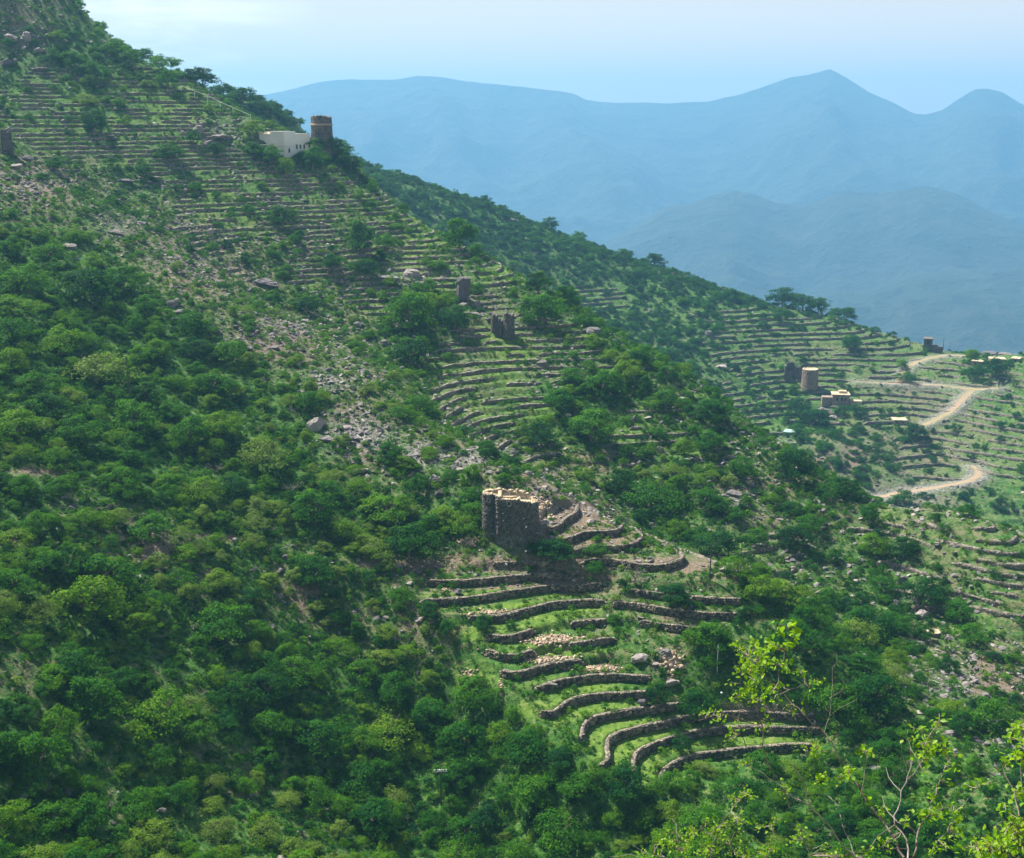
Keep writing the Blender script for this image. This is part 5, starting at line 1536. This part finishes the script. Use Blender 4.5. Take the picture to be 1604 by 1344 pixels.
# twin ruined turrets on the middle slope, a stub at the left edge
for q, (px, py, w_, h_, lab) in enumerate([(775, 517, 9, 27, 'left and thinner of the small dark ruined turrets on the middle slope'), (784, 520, 11, 22, 'short middle stub of the small dark ruined turrets'), (797, 524, 15, 36, 'tallest of the small dark ruined turrets on the middle slope'), (12, 240, 14, 38, 'dark square stone stub at the left edge above the pale scree')]):
    p = cast(px, py, dmin=230); f_ = project([p])[2][0]; u = f_/F_PX
    t = thing('ruined_turret', (p[0], p[1], p[2]-.8), lab, 'ruin', facing(p)); R_t = w_*u/2; Ht = h_*u + .8
    ol = circle(R_t, 20) if q < 3 else [(-R_t,-R_t),(R_t,-R_t),(R_t,R_t),(-R_t,R_t)]
    masonry_tower(t, ol, .35, 0, lambda x, y: Ht - .5*abs(math.sin(x*4+q)) - .4*(x > 0), (M_dark, M_dark), 10, .04, 30+q, .25, .12)
# standing rock
p = cast(725, 470, dmin=230); f_ = project([p])[2][0]; u = f_/F_PX
bm = bmesh.new(); bmesh.ops.create_icosphere(bm, subdivisions=3, radius=1)
for v_ in bm.verts:
    n_ = v_.co.copy(); v_.co.x = max(-.55, min(.6, n_.x)); v_.co.y = max(-.5, min(.5, n_.y)); v_.co.z = max(-.9, min(.9, n_.z*1.1 + n_.x*.25))
    v_.co += Vector((random.gauss(0, .04), random.gauss(0, .04), random.gauss(0, .03)))
    if v_.co.z > .5: v_.co.x = v_.co.x*1.15 - .05
me = bpy.data.meshes.new('standing_rock'); bm.to_mesh(me); bm.free(); me.materials.append(M_rock)
o = link('standing_rock', me, loc=(p[0], p[1], p[2] + 16*u)); o.scale = (15*u, 12*u, 21*u); o.rotation_euler = (0, math.radians(6), .4)
tag(o, 'tall upright grey rock like a pillar on the middle slope', 'rock')
# stone ring
p = cast(1462, 994, dmin=150); f_ = project([p])[2][0]; u = f_/F_PX
t = thing('stone_ring', (p[0], p[1], p[2]-.3), 'small pale topped stone ring on the ridge at the lower right', 'stone ring', facing(p))
masonry_tower(t, circle(11*u, 24), .45, 0, lambda x, y: .95, (M_brown, M_tan), 4, .03, 51, .05, .05, False)
# lime marked cairn
p = cast(243, 196, dmin=230); f_ = project([p])[2][0]; u = f_/F_PX
o = link('white_marker', mesh_np('white_marker', BOX_V*np.array([4*u, 3*u, 5*u])*(1+np.random.default_rng(2).normal(0, .06, (8, 3))), BOX_F, M_wpaint), loc=(p[0], p[1], p[2]+2*u)); tag(o, 'tiny white marker stone on a terrace edge of the upper left slope', 'marker')
for px, py, lab in ((113, 797, 'small white stone on bare ground in the lower left bushes'), (793, 885, 'small white stone on the wall below the tower'), (865, 989, 'white stone among the tan rubble')):
    p = cast(px, py, dmin=110); o = link('white_stone', ROCKS[0].copy(), loc=(p[0], p[1], p[2]+.15)); o.data.materials[0] = M_wpaint; s_ = .55 if px < 200 else .35; o.scale = (s_, s_, s_*1.3); tag(o, lab, 'stone')

# poles
def cyl(V, F_, a, b, ra, rb=None, k=8): limb(V, F_, a, b, ra, ra if rb is None else rb, k)
def pole(px, pybase, pytop, r0, lab, mat=M_metal, dmin=110, arm=False, knob=False, sink=0.0):
    p = cast(px, pybase, dmin=dmin); f_ = project([p])[2][0]; u = f_/F_PX
    h_ = (pybase - pytop) * u * 1.04
    t = thing('pole' if not arm else 'power_pole', p, lab, 'pole', facing(p))
    V, F_ = [], []; cyl(V, F_, (0, 0, -.5), (0, 0, h_), r0, r0*.7, 8)
    link('shaft', mesh_np('shaft', V, np.array(F_), mat), parent=t)
    if arm:
        bm = bmesh.new(); bx(bm, -.9, .9, -.07, .07, h_-.75, h_-.6); bm_obj('crossarm', bm, mat, t)
        bm = bmesh.new(); bx(bm, -.15, .15, -.12, .12, h_-.55, h_-.25); bm_obj('bracket', bm, M_wpaint, t)
        for x_ in (-.8, -.35, .35, .75):
            V, F_ = [], []; cyl(V, F_, (x_, 0, h_-.60), (x_, 0, h_-.25), .07, .12, 8)
            link('insulator', mesh_np('insulator', V, np.array(F_), M_wpaint), parent=t)
    if knob:
        bm = bmesh.new(); bmesh.ops.create_icosphere(bm, subdivisions=1, radius=.18)
        for v_ in bm.verts: v_.co.z += h_
        bm_obj('lamp', bm, M_wpaint, t)
    return t
pole(1112, 909, 853, .12, 'tall dark pole on the right tip of the near nose')
pole(691, 1262, 1199, .11, 'dark power pole with white insulators in the lower thicket', arm=True)
pole(1128, 1134, 1083, .08, 'slim dark pole with a white cap behind the curved terraces', knob=True)
pole(1123, 1055, 1008, .06, 'very thin pale pole in front of the green tree right of the terraces', mat=M_wpaint)
pole(824, 866, 825, .06, 'thin pole with a white lamp leaning against the big tower front', knob=True)
pole(823.5, 885, 863, .05, 'short thin post on the terrace right below the big tower', knob=True)
pole(204, 640, 560, .11, 'dark pole rising out of the trees on the left hillside')
pole(1564, 1108, 1084, .09, 'short dark pole near the right edge above the branches')
pole(1477, 549, 529, .14, 'small pole beside the dark hut on the far crest', dmin=430)
pole(1564, 607, 593, .14, 'small dark post at the right end of the middle track', dmin=430)
# white hand rail or pipe running down the crest above the white house
rl = [cast(px, py, dmin=300) for px, py in ((284, 143), (305, 151), (325, 158), (345, 168), (365, 177), (393, 189))]
V, F_ = [], []
for a, b in zip(rl[:-1], rl[1:]): cyl(V, F_, (a[0], a[1], a[2]+1.6), (b[0], b[1], b[2]+1.6), .055, .055, 6)
c0 = rl[0]; V = [(x-c0[0], y-c0[1], z-c0[2]) for x, y, z in V]
rt_ = thing('hand_rail', c0, 'thin white rail running down the crest above the white house', 'rail')
link('rail', mesh_np('rail', V, np.array(F_), M_wpaint), parent=rt_)
for a in rl:
    V, F_ = [], []; cyl(V, F_, (a[0]-c0[0], a[1]-c0[1], a[2]-c0[2]-.3), (a[0]-c0[0], a[1]-c0[1], a[2]-c0[2]+1.6), .08, .08, 6)
    link('post', mesh_np('post', V, np.array(F_), M_wpaint), parent=rt_)

# ---------------------------------------------------------------- the leafy shrubs close to the camera
M_fleaf, N, L, B = new_mat('fresh_leaves', .45)
oi = N.new('ShaderNodeObjectInfo'); g = N.new('ShaderNodeNewGeometry')
rf = n_math(N, L, 'ADD', n_math(N, L, 'MULTIPLY', oi.outputs['Random'], .5), n_math(N, L, 'MULTIPLY', g.outputs['Random Per Island'], .5))
fc = n_ramp(N, L, rf, [(.05, (.05,.16,.006)), (.45, (.12,.27,.008)), (.8, (.24,.38,.012)), (.97, (.42,.36,.03))]).outputs[0]
L.new(fc, B.inputs['Base Color'])
tr = N.new('ShaderNodeBsdfTranslucent'); L.new(n_mix(N, L, .5, fc, (.35,.60,.02)), tr.inputs['Color'])
mx = N.new('ShaderNodeMixShader'); mx.inputs[0].default_value = .5
out = [q for q in N if q.type == 'OUTPUT_MATERIAL'][0]
L.new(B.outputs[0], mx.inputs[1]); L.new(tr.outputs[0], mx.inputs[2]); L.new(mx.outputs[0], out.inputs['Surface'])
M_twig, N, L, B = new_mat('twig_bark', .8)
tcg = N.new('ShaderNodeNewGeometry')
L.new(n_ramp(N, L, n_noise(N, L, 7, 3, .6, tcg.outputs['Position']).outputs['Fac'], [(.35, (.07,.045,.035)), (.65, (.30,.24,.20))]).outputs[0], B.inputs['Base Color'])
M_twigw, N, L, B = new_mat('pale_dead_twig', .8)
L.new(n_ramp(N, L, n_noise(N, L, 9, 3).outputs['Fac'], [(.3, (.20,.16,.14)), (.7, (.38,.32,.28))]).outputs[0], B.inputs['Base Color'])

def leaf_data(seed):
    r = np.random.default_rng(seed)
    L_ = 1.0; W = r.uniform(.30, .42); c = r.uniform(.05, .16)
    V = [(0,0,0), (W*.75,.28,c), (W,.55,c*1.2), (W*.5,.85,c*.4), (0,L_,-.06), (-W*.5,.85,c*.4), (-W,.55,c*1.2), (-W*.75,.28,c), (0,.30,.0), (0,.58,0), (0,.82,-.02)]
    F_ = [[(0,1,8),(1,2,9),(3,4,10),(0,8,7),(7,9,6),(5,10,4)],[(1,9,8,8)]]
    T_ = [(0,1,8),(1,2,9),(1,9,8),(2,3,10),(2,10,9),(3,4,10),(0,8,7),(8,9,7),(7,9,6),(9,10,6),(6,10,5),(5,10,4)]
    return np.array(V), np.array(T_)
LEAVES = [leaf_data(k) for k in range(4)]
LEAF_ME = [mesh_np('leaf', v, f, M_fleaf) for v, f in LEAVES]

def tube_px(pts, dist, r0, r1, dz=0.0, jit=.012, seed=0):
    """branch through photograph points at a real distance"""
    r = np.random.default_rng(seed)
    n = len(pts); out = []
    for k, (px, py) in enumerate(pts):
        out.append(np.array(at_dist(px, py, dist + dz * k / max(1, n-1))))
    out = np.array(out)
    d = np.concatenate([[0], np.cumsum(np.linalg.norm(np.diff(out, axis=0), axis=1))])
    t = np.linspace(0, d[-1], max(4, int(d[-1]/.035)))
    q = np.stack([np.interp(t, d, out[:, k]) for k in range(3)], 1)
    q[1:-1] = (q[:-2] + 2*q[1:-1] + q[2:]) / 4
    q += r.normal(0, jit*.25, q.shape)
    rad_ = np.linspace(r0*.5, r1*.6, len(q))
    V, F_ = [], []
    K = 6
    for k in range(len(q)):
        tn = q[min(k+1, len(q)-1)] - q[max(k-1, 0)]; tn /= np.linalg.norm(tn)
        u = np.cross(tn, [.2, .9, .3]); u /= np.linalg.norm(u); w = np.cross(tn, u)
        for j in range(K):
            a = 2*math.pi*j/K; V.append(q[k] + (u*math.cos(a) + w*math.sin(a))*rad_[k])
    for k in range(len(q)-1):
        for j in range(K): F_.append((k*K+j, k*K+(j+1) % K, (k+1)*K+(j+1) % K, (k+1)*K+j))
    return np.array(V), np.array(F_), q

def make_shrub(label, dist, base_px, branches, clusters, seed, nsolo=300):
    r = np.random.default_rng(seed)
    foot = at_dist(base_px[0], 1400, dist); gz = float(ground(np.array([foot.x]), np.array([foot.y]))[0])
    root = thing('leafy_shrub', (foot.x, foot.y, gz), label, 'shrub')
    o0 = np.array([foot.x, foot.y, gz])
    qs = []
    for k, (pts, dz, r0, r1, pale) in enumerate(branches):
        V, F_, q = tube_px(pts, dist, r0, r1, dz, .02, seed*50+k)
        qs.append(q)
        link('branch', mesh_np('branch', V - o0, F_, M_twigw if pale else M_twig, True), parent=root)
        if pts[0][1] >= 1335 :      # carry it on down to the ground
            a = q[0] - o0; b = np.array([r.normal(0, .1), r.normal(0, .1), -.1]); V2, F2 = [], []
            m_ = (a + b) / 2 + np.array([r.normal(0, .06), r.normal(0, .06), 0])
            limb(V2, F2, b, m_, r0*1.0, r0*.8, 7); limb(V2, F2, m_, a, r0*.8, r0*.62, 7)
            link('stem', mesh_np('stem', V2, np.array(F2), M_twigw if pale else M_twig, True), parent=root)
    allq = np.concatenate(qs)
    ppx, ppy, pf = project(allq)
    items = []; twV, twF, off_ = [], [], 0
    for (cx, cy, rx, ry, n, size) in clusters:
        n = int(n * 2.1)
        nt = max(1, n // 6)
        for t_ in range(nt):           # leaves sit in sprays along short twigs
            tx, ty = cx + r.normal(0, rx*.5), cy + r.normal(0, ry*.5)
            j = int(np.argmin((ppx-tx)**2 + (ppy-ty)**2)); anchor = allq[j]
            tip = np.array(at_dist(tx, ty, np.linalg.norm(anchor) + r.normal(0, .12)))
            if np.linalg.norm(tip-anchor) < .9:
                st_ = tip + (anchor - tip) * min(1, .38 / max(.05, np.linalg.norm(tip-anchor)))
                V2, F2 = [], []; md = (st_+tip)/2 + r.normal(0, .012, 3)
                limb(V2, F2, st_, md, .0024, .0019, 4); limb(V2, F2, md, tip, .0019, .001, 4)
                twV.append(np.array(V2)); twF.append(np.array(F2) + off_); off_ += len(V2)
            else: md = tip + r.normal(0, .03, 3); st_ = md
            for q_ in range(6):
                f = r.uniform(.1, 1.05); P0 = (md + (tip-md)*f) + r.normal(0, .012, 3)
                d = r.normal(0, 1, 3) + (tip - md) / max(.02, np.linalg.norm(tip-md)) * .6 + np.array([0, 0, .15]); d /= np.linalg.norm(d)
                items.append((P0, d, size * .85 * r.uniform(.6, 1.3) * dist / F_PX))
    if twV:
        link('twigs', mesh_np('twigs', np.concatenate(twV) - o0, np.concatenate(twF), M_twig), parent=root)['kind'] = 'stuff'
    items.sort(key=lambda t: -t[2])
    rest_V, rest_F, off_ = [], [], 0
    for k, (P0, d, s) in enumerate(items):
        up = Vector((r.normal(0, .6), r.normal(0, .6), 1.0)); dv = Vector(d)
        x_ = dv.cross(up).normalized(); z_ = x_.cross(dv).normalized()
        M_ = Matrix((x_, dv, z_)).transposed()
        if k < nsolo:
            o = link('leaf', LEAF_ME[k % 4], parent=root)
            o.matrix_basis = Matrix.Translation(Vector(P0 - o0)) @ M_.to_4x4() @ Matrix.Scale(s, 4)
        else:
            v, f = LEAVES[k % 4]
            rest_V.append((np.array(M_) @ (v*s).T).T + P0 - o0); rest_F.append(f + off_); off_ += len(v)
    if rest_V:
        link('small_leaves', mesh_np('small_leaves', np.concatenate(rest_V), np.concatenate(rest_F), M_fleaf), parent=root)['kind'] = 'stuff'
    return root

make_shrub('leafy shrub whose long dark branch climbs left to a bright leaf cluster', 6.4, (1400, 1344), [
  ([(1415,1344),(1402,1315),(1395,1297),(1372,1272),(1349,1242),(1331,1214),(1309,1176),(1293,1148),(1268,1130),(1250,1110),(1225,1087),(1205,1066),(1185,1045),(1172,1030)], .3, .012, .004, 0),
  ([(1215,1077),(1222,1050),(1232,1020),(1240,985)], .1, .004, .0015, 0),([(1225,1087),(1250,1075),(1285,1062)], .1, .003, .001, 0),
  ([(1350,1344),(1334,1344),(1316,1318),(1301,1297),(1276,1270),(1268,1252),(1256,1222),(1240,1191)], -.3, .009, .004, 1),
  ([(1276,1270),(1250,1252),(1223,1232),(1200,1216),(1163,1195),(1145,1180)], -.2, .006, .002, 1),
  ([(1235,1263),(1220,1227),(1199,1184),(1192,1141),(1184,1108),(1180,1075),(1178,1040)], -.2, .006, .003, 0),
  ([(1170,1173),(1157,1148),(1156,1094),(1160,1060)], -.1, .004, .002, 0),([(1192,1141),(1150,1120),(1110,1118),(1095,1130)], -.1, .004, .0015, 0),
  ([(1344,1344),(1324,1305),(1316,1275),(1309,1252),(1299,1248)], .1, .005, .003, 1),([(1316,1262),(1331,1229)], .1, .003, .001, 0),
  ([(1293,1148),(1296,1136),(1301,1105),(1301,1075),(1311,1024)], 0, .0035, .001, 1),([(1299,1115),(1288,1104)], 0, .002, .001, 1),([(1301,1092),(1321,1077)], 0, .002, .001, 1),([(1301,1120),(1339,1097)], 0, .002, .001, 1),
  ([(1349,1242),(1356,1210),(1360,1175)], 0, .004, .0015, 0),([(1331,1214),(1305,1218),(1285,1225)], 0, .003, .001, 0),([(1309,1176),(1285,1172),(1262,1180)], 0, .003, .001, 0)],
 [(1180,1035,32,38,110,9),(1205,1008,26,20,26,12),(1242,998,12,20,16,14),(1160,1085,22,15,32,8),(1192,1098,24,18,26,8),(1238,1045,18,14,20,9),(1281,1070,14,8,12,8),(1112,1120,20,10,18,7),(1150,1150,28,16,18,7),(1196,1135,12,25,16,7),
  (1272,1176,18,11,26,7),(1300,1221,36,10,28,9),(1328,1212,14,8,12,9),(1356,1180,12,18,16,9),(1385,1272,14,10,12,9),(1230,1232,30,10,18,6),(1165,1195,22,10,14,6),(1250,1112,14,10,12,7),(1150,1010,10,14,14,8),(1210,1075,18,10,14,8),(1355,1253,6,5,4,12)], 1)
make_shrub('leafy shrub of upright reddish stems at the lower right', 5.6, (1432, 1344), [
  ([(1433,1344),(1435,1305),(1450,1282),(1463,1247),(1476,1211),(1486,1191),(1509,1182)], .3, .008, .002, 0),
  ([(1422,1344),(1422,1323),(1402,1290),(1402,1282),(1412,1244),(1422,1219),(1429,1194),(1422,1161)], .2, .007, .002, 1),
  ([(1412,1244),(1397,1224),(1385,1201)], .1, .004, .0015, 1),([(1402,1286),(1387,1257),(1380,1245)], .1, .004, .001, 1),([(1402,1286),(1419,1293),(1435,1305)], 0, .004, .003, 1),
  ([(1422,1225),(1443,1201),(1448,1175),(1447,1140)], .1, .004, .0015, 0),([(1448,1165),(1459,1145),(1473,1123)], .1, .003, .001, 1),([(1422,1219),(1412,1200),(1415,1160)],0,.002,.001,0),
  ([(1453,1344),(1473,1320),(1481,1302)], 0, .004, .002, 1),([(1450,1282),(1480,1262),(1510,1262),(1530,1235),(1560,1222)], 0, .003, .001, 0)],
 [(1466,1176,34,20,80,9),(1472,1132,12,9,10,10),(1440,1137,14,8,8,10),(1490,1200,9,9,7,11),(1476,1226,12,9,9,9),(1440,1282,20,11,20,9),(1466,1276,20,13,22,9),(1500,1282,18,13,20,9),(1500,1302,14,8,12,10),(1456,1246,8,8,6,10),(1535,1226,26,7,10,9),(1430,1160,12,10,8,8),(1480,1330,30,9,20,9),(1385,1325,20,12,16,8)], 2)
make_shrub('bright leafy shrub at the right edge of the view', 5.0, (1587, 1344), [
  ([(1587,1344),(1597,1303),(1595,1257),(1582,1227),(1569,1204)], .2, .006, .002, 0),([(1592,1250),(1600,1210),(1602,1160),(1600,1140)], .1, .004, .002, 0),([(1597,1300),(1570,1285),(1565,1268)], 0, .003, .001, 0),([(1587,1344),(1560,1330),(1530,1325)], 0, .004, .002, 0),
  ([(1600,1344),(1625,1290),(1640,1220)], 0, .005, .002, 0)],
 [(1592,1152,20,22,30,11),(1586,1190,18,13,22,10),(1595,1242,12,12,14,10),(1570,1273,8,7,6,10),(1562,1322,38,18,100,9),(1590,1298,18,18,50,9),(1538,1332,26,11,40,9),(1630,1250,20,60,60,10)], 3)
make_shrub('low leafy shrub with fine yellow green leaves at the bottom centre', 7.0, (1120, 1344), [
  ([(1060,1344),(1062,1297),(1055,1282)], .1, .004, .0015, 1),([(1110,1344),(1125,1300),(1150,1262),(1165,1245)], .1, .005, .002, 0),([(1160,1344),(1130,1315),(1090,1300),(1060,1290)], 0, .004, .001, 0),([(1000,1344),(990,1338),(955,1340)], 0, .003, .001, 1),
  ([(1200,1344),(1215,1300),(1205,1270)], 0, .004, .0015, 0),([(1270,1344),(1255,1310),(1248,1290)], 0, .004, .0015, 0),([(1040,1344),(1010,1335),(985,1320)], 0, .003, .001, 1)],
 [(1160,1252,28,11,36,6),(1130,1300,38,18,64,6),(1070,1310,30,12,34,6),(1040,1320,30,11,24,6),(1010,1336,22,7,16,6),(1250,1310,18,18,24,6),(1300,1332,20,12,24,6),(1100,1332,40,11,60,6),(1180,1332,40,11,60,6),(1210,1290,20,18,22,6),(1350,1335,18,8,14,7),(1165,1290,24,20,30,6)], 4)

# ---------------------------------------------------------------- a description of its own for every look-alike
MARKS = [(800,810,'the big ruined tower'),(446,226,'the white house'),(505,205,'the upper round tower'),(725,448,'the standing rock'),(787,508,'the twin ruined turrets'),(1268,592,'the pinkish round tower'),(1453,535,'the far hut'),
 (691,1225,'the small pylon'),(1112,880,'the tall pole'),(1462,990,'the stone ring'),(240,860,'the bare earth slope'),(250,1110,'the lone light green tree'),(150,575,'the yellowish flat crowned tree'),(20,660,'the bright tree at the left edge'),
 (495,660,'the pale outcrop'),(113,795,'the small white stone'),(950,1185,'the curved wall tips'),(1010,1025,'the dark overhang'),(1500,880,'the bare brown terraces'),(1532,740,'the hairpin track'),(5,5,'the top left corner'),(5,1339,'the bottom left corner'),
 (802,1339,'the bottom centre edge'),(1400,1290,'the branch fork'),(319,770,'the dome shaped tree'),(587,862,'the dusty grey green bush'),(582,1275,'the hollow dark bush'),(204,600,'the hillside pole'),(1552,1115,'the pale topped tree'),
 (60,275,'the pale rocks at the left'),(640,480,'the largest middle slope tree'),(1340,990,'the wide pale tree'),(1018,765,'the broad gully tree'),(865,1000,'the upper rubble spill'),(1315,622,'the small far house'),(1525,610,'the track junction'),(340,165,'the white rail'),
 (1180,1030,'the foreground leaf cluster'),(1599,1339,'the bottom right corner'),(780,318,'the crag on the far skyline'),(640,850,'the path end bush'),(1599,800,'the right edge above the brown terraces')]
DIRS = ['right of', 'above right of', 'above', 'above left of', 'left of', 'below left of', 'below', 'below right of']
ORD = ['nearest', 'second', 'third', 'fourth', 'fifth', 'sixth', 'seventh', 'eighth', 'ninth', 'tenth', 'eleventh', 'twelfth', 'thirteenth', 'fourteenth', 'fifteenth', 'sixteenth', 'seventeenth', 'eighteenth', 'nineteenth', 'twentieth']
buck = {}
for o, px, py, kd, wp, tone in AUTO + WALL_AUTO + ROCK_AUTO:
    mx_, my_, mn_ = min(MARKS, key=lambda m: math.hypot(m[0]-px, m[1]-py))
    dx, dy = px - mx_, my_ - py; dd = math.hypot(dx, dy)
    dr = DIRS[int(round(math.atan2(dy, dx) / (math.pi/4))) % 8]
    if kd == 'plant':
        sz = 'small' if wp < 34 else ('large' if wp > 62 else 'medium')
        tn = 'dark green' if tone < .28 else ('mid green' if tone < .5 else ('fresh green' if tone < .75 else 'yellow green'))
        what = f"{sz} {tn} {o['category']}"
    elif kd == 'wall': what = ('long' if wp > 90 else ('short' if wp < 40 else 'medium')) + ' terrace wall'
    else: what = ('broad' if wp > 22 else 'small') + ' grey boulder'
    buck.setdefault((what, dr, mn_), []).append((dd, o))
for (what, dr, mn_), L_ in buck.items():
    L_.sort(key=lambda t: t[0])
    for k, (dd, o) in enumerate(L_):
        o['label'] = f'{what} {dr} {mn_}' if len(L_) == 1 else f'{ORD[min(k, 19)]} {what} {dr} {mn_}, counting outward'
